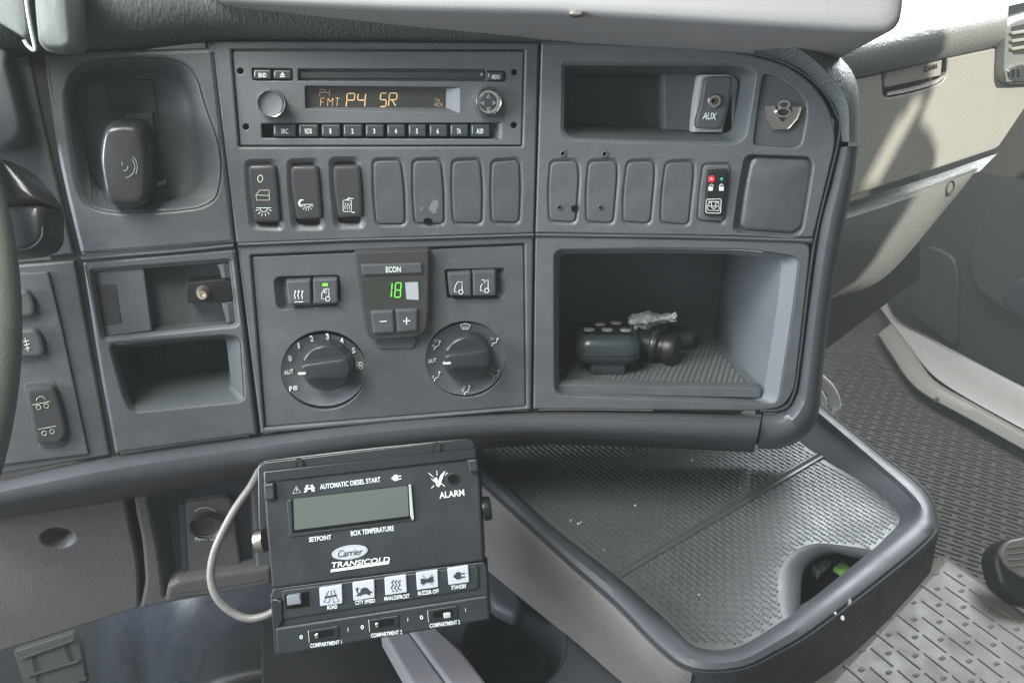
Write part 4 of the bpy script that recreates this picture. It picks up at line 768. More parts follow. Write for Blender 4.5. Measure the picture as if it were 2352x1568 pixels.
disc('cap_ring', PB, *O1(ZL, 1287, 575), 37.5, -.003, [(1.0, -.0026), (.985, -.0016), (.955, -.0018), (.945, -.0030)], M['satin'], cp, 40, cap=False)
strokes('socket_mark', PB, [arc(*O1(ZL, 1283, 575), 39, 52, 128, 12, 38)], 2.4, M['ink'], sp_, -.0056)
o = txt('lettering', PB, 'MAX 120W', *[p[0] for p in ZL((1220, 0), (1398, 0))], O1(ZL, 0, 666)[1], 9.5, M['ink'], sp_, -.0056, bold=.022, dv=-2)
pad('dark_opening', PB, rr(ZL((1512, 330), (1680, 300), (1720, 820), (1520, 830)), 4), -.014, -.03, M['hole'], ld, .001)
pad('lower_ledge', PB, rr(ZL((1050, 970), (1110, 935), (1300, 905), (1690, 850), (1700, 950), (1400, 1010), (1040, 1045), (1036, 1030)), 5), .004, -.01, M['lower'], ld, .003)
strokes('ledge_groove', PB, [ZL((1060, 1015), (1400, 970), (1700, 915))], 1.6, M['pdark'], ld, .0042, thick=.0002)
# ---- engine tunnel hump, floor of the driver's side
PT = Pl(ray(400, 1500) * .80, nrm(PL_.n + .1 * U), PL_.x)
tn = root('engine_tunnel', 'smooth blue-grey engine tunnel cover under the dash', 'engine cover', PT.at(450, 1560))
rows = []
for k in range(41):
    u = 228 + 872 * k / 40; hgt = float(np.interp(u, [228, 262, 285, 330, 390, 450, 540, 700, 1100], [-.20, -.17, -.165, -.11, -.072, -.060, -.054, -.05, -.05]))
    rows.append([PT.at(u, v, hgt - .02 * max(0, (1440 - v) / 100)) for v in (1240, 1330, 1380, 1440, 1500, 1570, 1700)])
sheet('cover', rows, M['tunnel'], tn)
V, Fc = padv(PT, rr([(430, 1690), (440, 1600), (520, 1552), (700, 1520), (860, 1556), (930, 1700)], [10, 40, 80, 120, 60, 10]), .075, .0, .01); mk('moulding', V, Fc, M['black'], tn, 60)
pd = root('foot_pedal', 'dim grey ribbed pedal pad seen low behind the knee panel', 'pedal', ray(115, 1560) * .9)
PP = Pl(ray(115, 1520) * .85, nrm(PL_.n + .25 * U), PL_.x)
pb_ = pad('pedal_pad', PP, rr(ZL((80, 1370), (460, 1250), (500, 1330), (545, 1568), (400, 1680), (190, 1700)), 6), 0, -.01, M['pdark'], pd, .002)
for a in (((130, 1410), (465, 1290)), ((160, 1520), (500, 1420)), ((190, 1650), (545, 1530))): strokes('pad_rib', PP, [ZL(*a)], 7, M['pdark'], pd, .001, thick=.005)
for a in (((200, 1400), (235, 1560)), ((400, 1320), (440, 1440))): strokes('pad_rib', PP, [ZL(*a)], 3, M['pdark'], pd, .001, thick=.003)
tag(mk('driver_footwell', *loftv([[ray(u, v) * 1.02 for u, v in ((-500, 1100), (1300, 1100), (1300, 1900), (-500, 1900))]]), M['black'], None, 0), 'dark carpeted driver footwell behind the pedal', 'footwell', 'structure')

# ================================================================== TRAY beside the console
ZTY = -.400
tr = root('console_tray', 'black console tray with ribbed rubber mat and finger cut-out right of the controller', 'tray', horiz(-.47).at(1700, 1400))
mt = [(1075, 1022), (1252, 1192), (1418, 1322), (1536, 1427), (1598, 1482), (1681, 1489), (1760, 1450), (1850, 1385), (2031, 1237), (2068, 1184), (2014, 1126), (1885, 1050), (1785, 970)]
wi = [(1071, 1026), (1248, 1197), (1414, 1328), (1532, 1434), (1596, 1490), (1684, 1498), (1766, 1456), (1862, 1388), (2070, 1224), (2110, 1174), (2088, 1134), (1995, 1050), (1872, 945)]
wo = [(1075, 1080), (1290, 1276), (1414, 1386), (1515, 1489), (1590, 1538), (1700, 1536), (1790, 1496), (1890, 1434), (2122, 1250), (2150, 1190), (2120, 1122), (2012, 1036), (1885, 932)]
w2 = [(1072, 1084), (1287, 1280), (1411, 1391), (1513, 1494), (1590, 1543), (1702, 1542), (1794, 1502), (1896, 1440), (2128, 1256), (2154, 1192), (2123, 1120), (2014, 1034), (1886, 930)]
lw3 = [(1060, 1260), (1230, 1400), (1330, 1480), (1470, 1600), (1570, 1660), (1700, 1655), (1800, 1610), (1960, 1500), (2112, 1343), (2142, 1290), (2135, 1200), (2020, 1110), (1890, 1010)]
c_ = lambda P, z, n=6: [horiz(z).at(*p) for p in cat(P, n)]
mid = lambda P, Q, t: [(a[0] + (b[0] - a[0]) * t, a[1] + (b[1] - a[1]) * t) for a, b in zip(P, Q)]
rim = [c_(mt, ZTY - .002), c_(mt, ZTY + .001), c_(mid(mt, wi, .9), ZTY + .014), c_(wi, ZTY + .018), c_(mid(wi, wo, .18), ZTY + .020), c_(mid(wi, wo, .5), ZTY + .0205), c_(mid(wi, wo, .85), ZTY + .018), c_(wo, ZTY + .014)]
sheet('rim', rim, M['tray'], tr, 40)
i0 = 4 * 6
bodyr = [c_(w2, ZTY + .012), c_(mid(w2, lw3, .5), ZTY - .03), c_(lw3, ZTY - .075)]
sheet('body', [r[i0:] for r in bodyr], M['tray'], tr, 50)
sd = [c_(w2, ZTY + .012), c_(mid(w2, lw3, .12), ZTY + .006), c_(mid(w2, lw3, .5), ZTY - .03), c_(lw3, ZTY - .075)]
sheet('side_panel', [r[:i0 + 1] for r in sd], M['side'], tr, 50, 'grained brownish vinyl side below the tray')
sheet('piping', [c_(mid(wo, w2, -.4), ZTY + .0145), c_(mid(wo, w2, .3), ZTY + .0160), c_(mid(wo, w2, 1.2), ZTY + .0120)], M['roll'], tr)
HT_ = horiz(ZTY)
cut = [(1838, 1404), (1840, 1350), (1846, 1312), (1872, 1285), (1912, 1270), (1948, 1277), (1984, 1284)]
sco = [(1800, 1424), (1786, 1370), (1790, 1310), (1822, 1268), (1875, 1248), (1950, 1254), (2010, 1263)]
mo = cat(mt, 4); 
front = [(1800, 1424), (1838, 1397), (1980, 1283), (2010, 1258)]
poly = []                                             # mat outline with the scoop taken out
base = [tuple(p) for p in mo]
k0 = max(i for i, p in enumerate(base) if p[0] < 1800 and p[1] > 1380); k1 = min(i for i, p in enumerate(base) if p[0] > 2008 and p[1] > 1150)
poly = base[:k0 + 1] + cat(sco, 4) + base[k1:]
plate('rubber_mat', HT_, [A(*p) for p in poly], [], .0015, .003, M['mat_'], tr, .0004, 'dark rubber mat with moulded weave, split by a raised seam')
mm = [o for o in col.objects if o.name.startswith('rubber_mat')][0]
lp = [HT_.loc(p[0], p[1], .0015) for p in poly]
pm = np.mean(lp, 0); lpi = [pm + (p - pm) * .985 for p in lp]
def segd(p, a, b): t = max(0, min(1, (p - a).dot(b - a) / (b - a).dot(b - a))); return np.linalg.norm(p - a - (b - a) * t)
sa, sb = HT_.loc(1418, 1320, .0015), HT_.loc(1882, 1048, .0015)
ln = nrm(sb - sa); pn = A(-ln[1], ln[0]) * .0045
HT2 = HT_.off(.0015)
ang = math.atan2(ln[1], ln[0])
bumps('mat_weave', HT2, lpi, .0047, .0080, [(0, 0, .0009, .0026), (0, .0040, .0011, .0009)], .0011, M['mat_'], mm, holes=[[sa - ln * .01 + pn, sb + ln * .01 + pn, sb + ln * .01 - pn, sa - ln * .01 - pn]], ang=ang)
a_, b_ = HT2.w(sa), HT2.w(sb); nn = nrm(np.cross(A(0, 0, 1), b_ - a_))
sheet('mat_seam', [[p + nn * d + A(0, 0, h) for p in (a_, (a_ + b_) / 2, b_)] for d, h in ((-.0046, 0), (-.0036, .0020), (-.0018, .0022), (0, .0003), (.0018, .0022), (.0036, .0020), (.0046, 0))], M['mat_'], mm, 40)
cc = cat(cut, 4); ss = cat(sco, 4)
sheet('finger_scoop', [[horiz(ZTY + z).at(*(s + (c - s) * t)) for s, c in zip(ss, cc)] for t, z in ((0, .0012), (.15, .0008), (.4, -.0005), (.7, -.003), (.93, -.006), (1, -.0085), (1.0, -.030))], M['tray'], tr, 60)
hp = [HT_.loc(u, v, -.05) for u, v in ((1800, 1420), (1800, 1240), (2010, 1230), (2010, 1300))]
bx = mk('drawer_floor', *loftv([[HT_.w(q, -.045) for q in hp]]), M['hole'], tr, 0)
strip = pad('green_strip', HT_.off(-.040), rr([(1914, 1302), (1936, 1286), (1953, 1302), (1936, 1316)], 2), .004, 0, M['lime'], None, .0005); tag(strip, 'small green packet lying under the finger cut-out', 'packet')
cd_ = mk('clear_packet', *padv(HT_.off(-.040), rr([(1866, 1298), (1900, 1282), (1912, 1288), (1880, 1318)], 3), .006, 0, .001), M['film'], None, 0); tag(cd_, 'crumpled clear packet beside the green one under the cut-out', 'packet')
# droplets on the rim and crumbs on the mat
for (u, v, r) in ((1948, 1378, 8.5), (1919, 1407, 3.6), (1898, 1404, 2.0), (1936, 1418, 5.0)):
    P = horiz(ZTY + (.0165 if u > 1925 else .0175)); c = P.at(u, v); s = r * P.px(u, v) * .9
    V = []; Fc = []
    rs = [[c + s * (A(math.cos(t), math.sin(t) * 1.35, 0) * f) + A(0, 0, h * s) for t in np.linspace(0, 6.283, 15)[:-1]] for f, h in ((1, -.6), (1.02, .1), (.8, .5), (.4, .8), (.1, .88))]
    o = mk('droplet', *loftv(rs), M['drop'], None, 80); tag(o, {1948: 'largest clear blob stuck on the tray front edge', 1919: 'small clear blob left of the largest one on the tray edge', 1898: 'tiny clear speck farthest left of the blobs on the tray edge', 1936: 'flat clear smear just below the largest blob on the tray edge'}[u], 'droplet', group='clear blobs on the tray edge')
cr_ = []
for (u, v) in ((1311, 1195), (1328, 1202), (1334, 1199), (1459, 1160), (1387, 1261), (1590, 1056), (1615, 1100), (1677, 1158), (1605, 1365), (1475, 1080), (1700, 1120)):
    c = HT_.at(u, v, .003); s = .0007 if v in (1056, 1195, 1202, 1199, 1160) else .0004
    cr_.append(boxv(c, nrm(A(1, random.random(), .3)), nrm(A(-random.random(), 1, 0)), A(0, 0, 1), s, s * .7, s * .7))
o = mk('crumbs', *join(cr_), M['white'], None, 0); tag(o, 'tiny pale crumbs scattered on the rubber mat', None, 'stuff')

# ================================================================== CENTRE CONSOLE with cup holder
PQ = -.50
hc = horiz(PQ)
co = root('centre_console', 'dark plastic centre console with round cup holder below the controller', 'console', hc.at(1250, 1500))
cup = [A(1182 + 118 * math.cos(t), 1480 + 108 * math.sin(t)) for t in np.linspace(0, 6.283, 41)[:-1]]
plate('console_top', hc, [A(*p) for p in ((1000, 1200), (1120, 1240), (1700, 1720), (1000, 1760), (900, 1460))], [cup], 0, .006, M['cons'], co, .002)
V, Fc = loftv([ring(hc, cup, 0, .0005, -.0005), ring(hc, cup, 0, -.003, .002), ring(hc, cup, 0, -.020, .004), ring(hc, cup, 0, -.07, .008)]); mk('cup_holder', V, Fc, M['cons'], co, 50, 'round cup holder well')
disc('cup_insert', hc, 1182, 1490, 78, -.05, [(1.1, -.069), (1.0, -.055), (.9, -.050), (.8, -.055), (.75, -.066)], M['cons'], co, 40)
V, Fc = padv(hc, rr([(1110, 1296), (1150, 1300), (1190, 1350), (1210, 1392), (1185, 1415), (1130, 1390), (1110, 1350)], 20), .012, 0, .006); mk('rounded_step', V, Fc, M['tray'], co, 60)
# pale strips running down from the controller
hs = horiz(-.470)
o = pad('console_edge', hs, rr([(872, 1440), (930, 1436), (1120, 1700), (1020, 1700)], 4), 0, -.02, M['strip'], co, .003, label='pale edge strip running down from under the controller')
o = pad('console_edge', hs, rr([(934, 1436), (990, 1430), (1060, 1490), (1120, 1568), (1160, 1700), (1130, 1700)], 6), .004, -.02, M['strip'], co, .003, label='second pale edge strip beside the cup holder')
pad('console_lining', hs, [(600, 1420), (880, 1440), (1030, 1720), (600, 1760)], -.03, -.05, M['black'], co, .003)

# ================================================================== PASSENGER SIDE
PG = Pl(ray(1970, 300) * .92, nrm(A(E1[1], -E1[0], .12)), E1)
pg = root('passenger_dash', 'sunlit grey passenger side dash with glovebox lid, handle recess and padded top', 'dashboard', PG.at(2050, 560, -.05))
hr = rr(ZA((833, 498), (1270, 392), (1268, 510), (1240, 560), (1100, 620), (880, 666), (845, 660), (836, 640)), [2, 2, 30, 30, 60, 12, 10, 8])
plate('glovebox_lid', PG, rr([(1900, 196), (2026, 170)] + [tuple(p) for p in ZA((833, 640), (846, 664), (880, 668), (1100, 622), (1240, 562), (1270, 510))] + [(2177, 134), (2316, 105), (2307, 190), (2390, 196), (2292, 341), (2120, 398), (1900, 470)], [4, 2, 3, 3, 8, 30, 16, 12, 2, 3, 6, 20, 10, 100, 4]), [], 0, .012, M['pdash'], pg, .0025)
pocket('handle_recess', PG, hr, -.001, .016, M['pdark'], pg, .001)
hp_ = pad('handle_plate', PG, rr(ZA((858, 498), (1238, 408), (1228, 518), (860, 600)), 3), -.004, -.014, M['pdash'], pg, .001)
txt('lettering', PG, 'SCANIA', *[p[0] for p in ZA((1108, 0), (1206, 0))], O1(ZA, 0, 482)[1], 12, M['pdark'], hp_, -.0036, bold=.028, dv=-10)
hb = ZA((858, 632), (950, 612), (1080, 580), (1180, 548), (1232, 515))
hb2 = ZA((858, 655), (950, 640), (1085, 610), (1200, 572), (1262, 520))
band('handle_lip', PG, hb, hb2, [(0, -.014), (.15, -.004), (.5, -.0015), (1, .0002)], M['top'], pg, 6)
# pad above the lid
band('dash_pad', PG, [(1880, 192), (1964, 180), (2140, 142), (2312, 103)], [(1830, 88), (2020, 68), (2150, 38), (2316, 14)], [(0, -.012), (.02, .001), (.2, .010), (.5, .014), (.75, .009), (.92, -.004), (1.0, -.02)], M['ppad'], pg, 8)
pr_ = PG.at(2316, 14, -.02); pl2 = PG.at(1830, 88, -.02)
back = nrm(A(-E1[1], E1[0], 0))
dz = A(0, 0, 1)
r0 = [PG.at(u, v, -.019) for u, v in ((1780, 97), (1830, 88), (2020, 68), (2150, 38), (2316, 14), (2420, -10))]
M['ptop'] = mat('dash_top_plastic', (.42, .43, .41), .5, .4, bump=('noise', 300, .0003, ONE), var=.03)
sheet('dash_top', [r0, [p + back * .02 + dz * .002 for p in r0], [p + back * .6 + dz * .01 for p in r0]], M['ptop'], pg)
zt = r0[2][2] + .012
ht = horiz(zt)
tn_ = nrm(np.cross(r0[4] - r0[2], back * .6 + dz * .01)); tn_ = tn_ if tn_[2] > 0 else -tn_; ht = Pl(r0[2] + tn_ * .002, tn_, E1)
V, Fc = loftv([ring(ht, rr([(2084, -30), (2080, 8), (2160, 36), (2215, 30), (2244, 10), (2200, -40)], 10), .0), ring(ht, rr([(2090, -30), (2088, 6), (2162, 33), (2212, 27), (2238, 9), (2200, -40)], 10), .0, .002)]); mk('top_recess', V, Fc, M['ppad'], pg, 30)
# end bezel with vent slats and switch
bz = rr([(2312, 60), (2330, 48), (2420, 20), (2420, 190), (2330, 194), (2308, 186), (2306, 160)], [10, 10, 4, 4, 14, 12, 10])
eb = pad('vent_bezel', PG, bz, .012, -.03, M['ppad'], pg, .004)
pad('vent_opening', PG, rr([(2322, 62), (2420, 40), (2420, 122), (2326, 126)], 6), .0125, 0, M['pdark'], eb, .001)
for v in (74, 92, 110): pad('slat', PG, rr([(2324, v), (2420, v - 16), (2420, v - 8), (2326, v + 7)], 2), .016, .006, M['pdash'], eb, .001)
pad('vent_switch', PG, rr([(2316, 160), (2340, 148), (2420, 146), (2420, 184), (2322, 188)], 7), .017, .005, M['chrome'], eb, .003)
for u in (2330, 2342): pad('switch_rib', PG, rr([(u, 158), (u + 6, 157), (u + 5, 178), (u, 179)], 2), .019, .016, M['pdark'], eb, .0008)
# gap and knee bolster
band('lower_shelf', PG, [(1880, 480), (1955, 462), (2120, 412), (2292, 352)], [(1880, 512), (1955, 492), (2110, 440), (2250, 394)], [(0, -.03), (.3, -.018), (.6, -.012), (1, -.004)], M['ppad'], pg, 6)
band('knee_bolster', PG, [(1880, 506), (1955, 488), (2110, 437), (2246, 386)], [(1870, 700), (1918, 678), (2040, 626), (2205, 440)], [(-.03, -.02), (0, -.002), (.06, .006), (.3, .006), (.7, .0), (.9, -.012), (1, -.035), (1.03, -.12)], M['ppad'], pg, 8)
disc('screw_recess', PG, 2185, 432, 8, .008, [(1.2, .0068), (1, .0078), (.8, .006), (.5, .003)], M['pdark'], pg, 20)
mk('end_panel', *loftv([[PG.at(u, v, -.03) for u, v in ((2292, 341), (2400, 180), (2400, 420), (2245, 395))]]), M['pdark'], pg, 0)
# footwell wall, door, sill, floor
ZF = -1.10; hf = horiz(ZF)
da, db = hf.at(2071, 739), hf.at(2352, 890)
dn = nrm(np.cross(db - da, A(0, 0, 1))); dn = dn if dn.dot(-da) > 0 else -dn
PDR = Pl(da, dn, nrm(db - da))
dr = root('passenger_door', 'dark grey passenger door trim beyond the footwell', 'door', da)
mk('door_panel', *loftv([[PDR.w((x, y), -.004) for x, y in ((-1.4, -.02), (1.5, -.02), (1.5, 1.3), (-1.4, 1.3))]]), M['door'], dr, 0)
V, Fc = padv(PDR, rr([(2352, 300), (2262, 480), (2222, 560), (2212, 620), (2240, 680), (2370, 760), (2600, 830), (2600, 200)], [20, 60, 60, 40, 40, 80, 10, 10]), .035, -.002, .02); mk('armrest_moulding', V, Fc, M['door'], dr, 60)
V, Fc = padv(PDR, rr([(2330, 640), (2296, 690), (2330, 722), (2440, 770), (2440, 640)], 20), .040, .02, .008); mk('door_pocket', V, Fc, M['doord'], dr, 60)
V, Fc = padv(PDR, rr([(2085, 720), (2095, 600), (2130, 560), (2190, 590), (2200, 640), (2195, 800)], 20), .010, -.002, .008); mk('door_moulding', V, Fc, M['door'], dr, 60)
fw = mk('footwell_wall', *loftv([[PG.at(u, v, -.32) for u, v in ((1500, 380), (2112, 150), (2112, 640), (1500, 1100))]]), M['pdark'], None, 0); tag(fw, 'dark back wall of the passenger footwell', None, 'structure')
si = root('door_sill', 'pale painted door sill with grey rubber seal along the step', 'door sill', hf.at(2200, 900))
up = [(2027, 618), (2030, 662), (2047, 713), (2075, 742), (2130, 772), (2230, 826), (2360, 893), (2500, 960)]
dn_ = [(2016, 632), (2009, 660), (2012, 692), (2052, 750), (2100, 812), (2170, 882), (2360, 990), (2500, 1065)]
so_ = [(1, 1)]
class Fz:                                            # sill surface, rising a little above the floor
    def at(s, u, v, h=0.0): return horiz(ZF + .03).at(u, v, h)
band('sill_plate', Fz(), dn_, up, [(0, 0), (.1, .006), (.5, .012), (.9, .02), (1, .028)], M['sill'], si, 8)
s0 = [(2016, 768), (2050, 820), (2085, 872), (2128, 909), (2230, 965), (2360, 1038), (2500, 1115)]
s1_ = [(2052, 738), (2080, 780), (2110, 826), (2150, 876), (2240, 928), (2360, 994), (2500, 1068)]
band('seal', Fz(), s0, s1_, [(-.02, -.03), (0, -.004), (.08, .004), (.16, .001), (.3, -.002), (.6, -.002), (.72, .002), (.8, .004), (.95, .0), (1, -.003)], M['seal'], si, 8)
band('seal_bead', Fz(), s0, [(p[0] + (q[0] - p[0]) * .1, p[1] + (q[1] - p[1]) * .1) for p, q in zip(s0, s1_)], [(0, .001), (.5, .006), (1, .001)], M['ppad'], si, 8)
V, Fc = loftv([ring(Pl((0, 0, ZF + .034), (0, 0, 1), E1), circ(2151, 918, 7, 16, 5), 0), ring(Pl((0, 0, ZF + .034), (0, 0, 1), E1), circ(2151, 918, 5, 16, 3.6), 0, .003)]); mk('sill_screw', V, Fc, M['pdark'], si)
flo = mk('floor', *loftv([[A(-1.6, -.6, ZF), A(3, -.6, ZF), A(3, 3.4, ZF), A(-1.6, 3.4, ZF)]]), M['floor'], None, 0); tag(flo, 'dark rubber cab floor', None, 'structure')
fpoly = [hf.loc(*p) for p in ((1890, 800), (1990, 800), (2130, 935), (2360, 1060), (2460, 1240), (2350, 1440), (2100, 1280), (1880, 1050))]
bumps('floor_ribs', hf, fpoly, .0150, .062, [(0, 0, .0042, .026)], .0040, M['floor'], None, ang=.42).parent = flo
for o in col.objects:
    if o.name == 'floor_ribs': o.location = o.location - flo.location
# tunnel top mat at lower right
ZM = -.74; hm = horiz(ZM)
tm = root('tunnel_step', 'worn grey ribbed rubber cover over the tunnel at the lower right', 'floor mat', hm.at(2150, 1500))
tl = [(2130, 1290), (2152, 1262), (2190, 1275), (2260, 1322), (2352, 1390), (2480, 1490), (2480, 1800), (1700, 1800), (1780, 1650)]
plate('cover', hm, rr(tl, [10, 14, 30, 60, 60, 20, 5, 5, 20]), [], 0, .06, M['grip'], tm, .018)
tp = [hm.loc(*p) for p in ((2118, 1330), (2158, 1296), (2200, 1312), (2352, 1420), (2460, 1500), (2460, 1780), (1780, 1780), (1800, 1640))]
bumps('cover_ribs', hm, tp, .0245, .036, [(0, 0, .0013, .0155), (.01225, .000, .0048, .0027)], .0016, M['grip'], tm, ang=math.atan2(ln[1], ln[0]) - .12)
# black adjuster at the right edge
PS = Pl(ray(2330, 1310) * .95, nrm(CB + A(0, 0, .6)), E1)
sa_ = root('seat_adjuster', 'black paddle with grey ribbed pad at the right edge above the floor', 'lever', PS.at(2330, 1370))
V, Fc = padv(PS, rr([(2287, 1262), (2312, 1238), (2400, 1220), (2440, 1400), (2352, 1386), (2300, 1345), (2284, 1290)], 14), 0, -.03, .006); mk('paddle', V, Fc, M['black'], sa_, 60)
V, Fc = padv(PS, rr([(2296, 1268), (2316, 1242), (2400, 1224), (2430, 1330), (2352, 1328), (2312, 1300)], 10), .004, -.004, .002); mk('pad', V, Fc, M['grip'], sa_, 60)
for k in range(4): strokes('pad_rib', PS, [[(2314 + 2 * k, 1258 + 14 * k), (2420, 1244 + 16 * k)]], 3, M['lower'], sa_, .004, thick=.0012)
# white ring peeping out behind the console
o = tube('cup_ring', [ray(u, v) * .80 for u, v in ((1872, 862), (1890, 876), (1908, 896), (1918, 920), (1919, 944), (1908, 975))], .0036, M['white'], rz=1.6); tag(o, 'white plastic ring peeping out behind the console edge', 'cup ring')
o = tube('inner_ring', [ray(u, v) * .83 for u, v in ((1868, 893), (1884, 902), (1892, 922), (1890, 950))], .003, M['white']); tag(o, 'smaller dull ring inside the white ring behind the console', 'cup ring')

# ================================================================== THINGS IN THE BIN
def dbox(name, u, v, lift, sx, sy, sz, bev, m, parent, yaw=0, back=0):
    """box standing on the bin floor: u,v = centre of its footprint"""
    x = PR.x * math.cos(yaw) - PR.n * math.sin(yaw); n = np.cross(x, PR.y); c = FL.at(u, v) + PR.y * (lift + sz)
    return mk(name, *boxv(c, x, -n if False else n, PR.y, sx, sy, sz, bev, 5), m, parent, 50)
fb = root('remote_control', 'black remote control with grey buttons lying in the storage bin', 'remote', FL.at(1385, 850))
fb_c = FL.at(1388, 838)
def fbx(name, du, dn, lift, sx, sy, sz, bev, m, par): return mk(name, *boxv(fb_c + PR.x * du + PR.n * dn + PR.y * (lift + sz), PR.x, PR.n, PR.y, sx, sy, sz, bev, 6), m, par, 60)
bd_ = fbx('body', 0, 0, .0075, .0245, .026, .0115, .010, M['fob'], fb)
fbx('foot', 0, .012, 0, .0135, .010, .005, .002, M['fob'], fb)
fbx('seam', 0, 0, .0165, .0247, .0262, .0006, .010, M['black'], fb)
for dx, dy in ((-.014, .006), (.000, .006), (.014, .006), (-.004, -.008), (.009, -.012)): fbx('button', dx, dy, .0305, .0042, .0036, .0006, .003, M['fobkey'], fb)
fbx('key_field', 0, -.001, .0299, .0195, .0185, .0004, .006, M['black'], fb)
cr2 = FL.at(1500, 828)
ch = root('charger_plug', 'black round adapter plug lying beside the remote', 'adapter', cr2)
def lathe(name, c, ax_, prof, m, par, n=28):
    ax_ = nrm(ax_); a = nrm(np.cross(ax_, A(0, 0, 1))); b = np.cross(ax_, a)
    return mk(name, *loftv([[c + ax_ * h + r * (a * math.cos(t) + b * math.sin(t)) for t in np.linspace(0, 6.283, n + 1)[:-1]] for r, h in prof], cap0=True), m, par, 40)
axd = PR.x * .8 + PR.n * .45
lathe('plug_body', cr2 + PR.y * .0125, axd, [(.008, -.014), (.0115, -.012), (.0125, -.006), (.0125, .004), (.0105, .006), (.0105, .009), (.0125, .010), (.0128, .016), (.011, .019), (.006, .0195)], M['black'], ch)
lathe('plug_collar', cr2 + PR.y * .0125, axd, [(.0127, -.001), (.0131, -.0005), (.0131, .0025), (.0127, .003)], M['fob'], ch)
c3 = FL.at(1562, 800)
o = lathe('plug_tip', c3 + PR.y * .010, PR.x + PR.n * .2, [(.006, -.012), (.0098, -.010), (.0098, .006), (.007, .010), (.003, .011)], M['fob'], None)
tag(o, 'small black cylinder behind the adapter plug in the bin', 'adapter')
# crumpled clear film on top
rows = []
c4 = FL.at(1478, 818) + PR.y * .030; rg = random.Random(7)
for i in range(15):
    rw_ = []; t = i / 14
    for k in range(16):
        a = k / 15 * math.pi * 1.9; r = (.0035 + .0030 * math.sin(math.pi * min(1, t * 1.2 + .15))) * rg.uniform(.70, 1.25)
        rw_.append(c4 + PR.x * (-.014 + .036 * t + rg.uniform(-.001, .001)) + PR.y * (.006 * t - .001 + r * math.sin(a)) + PR.n * (r * 1.2 * math.cos(a) + .004 * t))
    rows.append(rw_)
o = sheet('plastic_wrap', rows, M['film'], None, 25); tag(o, 'crumpled clear plastic wrap resting on the adapter plug', 'plastic wrap')

# ================================================================== FOREGROUND: top tray, hood edge, wheel, stalk
PTB = Pl(ray(1200, 30) * .40, nrm(CB + A(0, 0, -.15)), CR)
tt = [(150, -160), (460, -30), (500, 2), (900, 20), (1300, 29), (1700, 53), (1990, 71), (2050, 70), (2072, 56), (2080, 20), (2084, -160)]
top = root('dash_top_tray', 'pale grey plastic tray edge jutting over the top of the dashboard', 'tray', PTB.at(1200, 30, -.02))
rr_ = rr(tt, [5, 40, 60, 60, 60, 80, 40, 24, 18, 20, 5], 4)
V, Fc = loftv([ring(PTB, rr_, 0, -.10, 0), ring(PTB, rr_, 0, -.006, 0), ring(PTB, rr_, 0, -.002, .0008), ring(PTB, rr_, 0, 0, .004), ring(PTB, rr_, 0, .001, .009)]); mk('tray_edge', V, Fc, M['top'], top, 60)
pad('tray_clip', PTB, rr([(1308, 30), (1316, 24), (1336, 25), (1340, 32), (1330, 36), (1314, 35)], 4), .001, -.004, M['satin'], top, .0008)
PHD = Pl(ray(110, 50) * .36, nrm(PL_.n), PL_.x)
hd = root('instrument_hood', 'grey hood end with a bright curved lip at the upper left', 'hood', PHD.at(110, 110))
dome(PHD, rr([(66, -90), (74, 30), (82, 104), (104, 122), (150, 121), (168, 112), (163, 50), (150, -90)], [10, 40, 16, 14, 20, 10, 30, 5]), 0, -.03, .010, M['hood'], 'hood_side', hd, wide=.3)
tube('hood_lip', [PHD.at(u, v, .001) for u, v in ((58, -90), (61, 0), (70, 60), (80, 108), (77, 116), (64, 106), (55, 92))], .0009, M['hoodedge'], hd)
dome(PHD, rr([(-90, -90), (56, -90), (60, 0), (68, 70), (66, 92), (56, 92), (0, 58), (-90, 0)], [5, 5, 40, 20, 8, 10, 30, 5]), -.003, -.03, .008, M['hood'], 'hood_top', hd, wide=.2)
wh = root('steering_wheel', 'soft grey-green steering wheel rim at the left edge', 'steering wheel', ray(-20, 750) * .36)
cx = ray(-20, 750) * .36; ctr = cx - CR * .250 + CU * .0
rs = []; R0, r0_ = .250, .0128
for k in range(121):
    a = 2 * math.pi * k / 120; d = CR * math.cos(a) + CU * math.sin(a); c = ctr + d * R0
    rs.append([c + r0_ * (d * math.cos(b) + CB * math.sin(b)) for b in np.linspace(0, 6.283, 19)[:-1]])
V, Fc = loftv(rs, cap1=False); mk('rim', V, Fc, M['wheel'], wh, 80)
PW = Pl(ray(60, 470) * .385, nrm(CB + CR * .12), CR)
st = root('wheel_switch_pod', 'glossy black switch pod beside the steering wheel rim', 'control stalk', PW.at(40, 560))
dome(PW, rr([(-60, 350), (4, 362), (24, 378), (62, 420), (88, 458), (92, 464), (-60, 470)], [10, 10, 20, 60, 10, 4, 4]), .006, -.02, .008, M['gloss'], 'pod_upper', st, wide=.25)
dome(PW, rr([(-60, 472), (92, 466), (98, 480), (98, 545), (84, 566), (50, 580), (-60, 590)], [4, 6, 12, 24, 14, 30, 10]), .003, -.02, .008, M['gloss'], 'pod_lower', st, wide=.25)
band('pod_rim', PW, [(40, 572), (70, 566), (92, 545), (96, 520)], [(44, 578), (74, 572), (98, 548), (101, 520)], [(0, .002), (.5, .005), (1, .002)], M['roll'], st, 6)
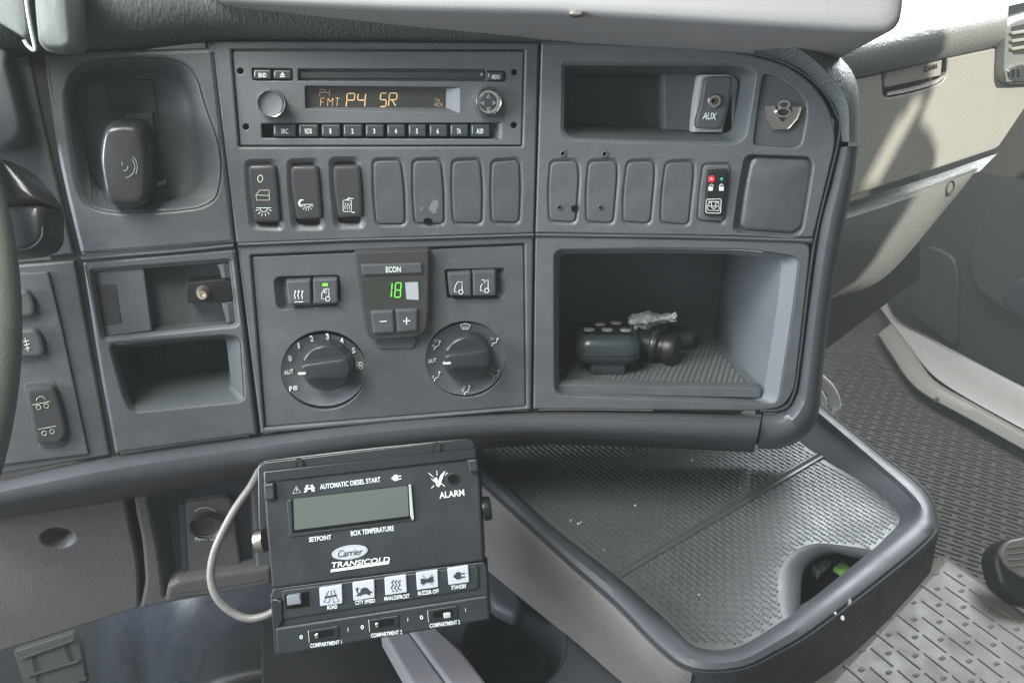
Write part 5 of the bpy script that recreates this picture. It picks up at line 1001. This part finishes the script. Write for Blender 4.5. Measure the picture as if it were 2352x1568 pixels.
# ================================================================== added off-camera sun blocker, openings cut to the sunlit patch and streaks
cw = root('sun_blocker', 'unseen cab side wall added to shape the sun patch', 'cab', (1.75, .6, -1.1)); cw['kind'] = 'structure'
WX = 1.75
def on_wall(P):                                       # where sunlight reaching P has to pass the blocker wall
    s = A(*SUN); t = (WX - P[0]) / s[0]; q = P + s * t; return A(q[1], q[2])
wp = lambda *P: [on_wall(PG.at(*p)) for p in P]
sun_opening = wp((2143, -40), (2148, 197), (2114, 276), (2138, 303), (2153, 345), (2146, 390), (2100, 440), (2030, 555), (1950, 720), (2080, 780), (2260, 540), (2330, 430), (2500, 300), (2520, -80))
slits = [wp((2098, 226), (2124, 226), (2016, 421), (1994, 429)), wp((2066, 270), (2078, 268), (1990, 432), (1978, 436))]
pw = Pl((WX, 0, 0), (-1, 0, 0), (0, 1, 0))
cu = bpy.data.curves.new('w', 'CURVE'); cu.dimensions = '2D'; cu.fill_mode = 'BOTH'
for pts in [[(-3.2, -1.4), (3.2, -1.4), (3.2, 3.1), (-3.2, 3.1)]] + [[tuple(q) for q in w_] for w_ in [sun_opening] + slits]:
    sp = cu.splines.new('POLY'); sp.points.add(len(pts) - 1); sp.use_cyclic_u = True
    for i, q in enumerate(pts): sp.points[i].co = ((A(0, *q) - pw.o).dot(pw.x), (A(0, *q) - pw.o).dot(pw.y), 0, 1)
from_curve('blocker_wall', cu, pw, 0, M['door'], cw)

if GLARE:  # thin volume added in place of veiling lens glare
    hz = mk('glare_veil', *boxv(A(.3, .5, .55), A(1, 0, 0), A(0, 1, 0), A(0, 0, 1), 3.0, 4.0, 2.70), M['hole'], None, 0); hz['kind'] = 'stuff'; hz['label'] = 'thin volume added to imitate lens glare'
    hm_ = bpy.data.materials.new('glare_veil'); hm_.use_nodes = True; t_ = hm_.node_tree; t_.nodes.clear()
    po = t_.nodes.new('ShaderNodeOutputMaterial'); pv = t_.nodes.new('ShaderNodeVolumePrincipled'); pv.inputs['Color'].default_value = (.93, 1, .97, 1); pv.inputs['Density'].default_value = GLARE
    t_.links.new(pv.outputs[0], po.inputs['Volume']); hz.data.materials[0] = hm_
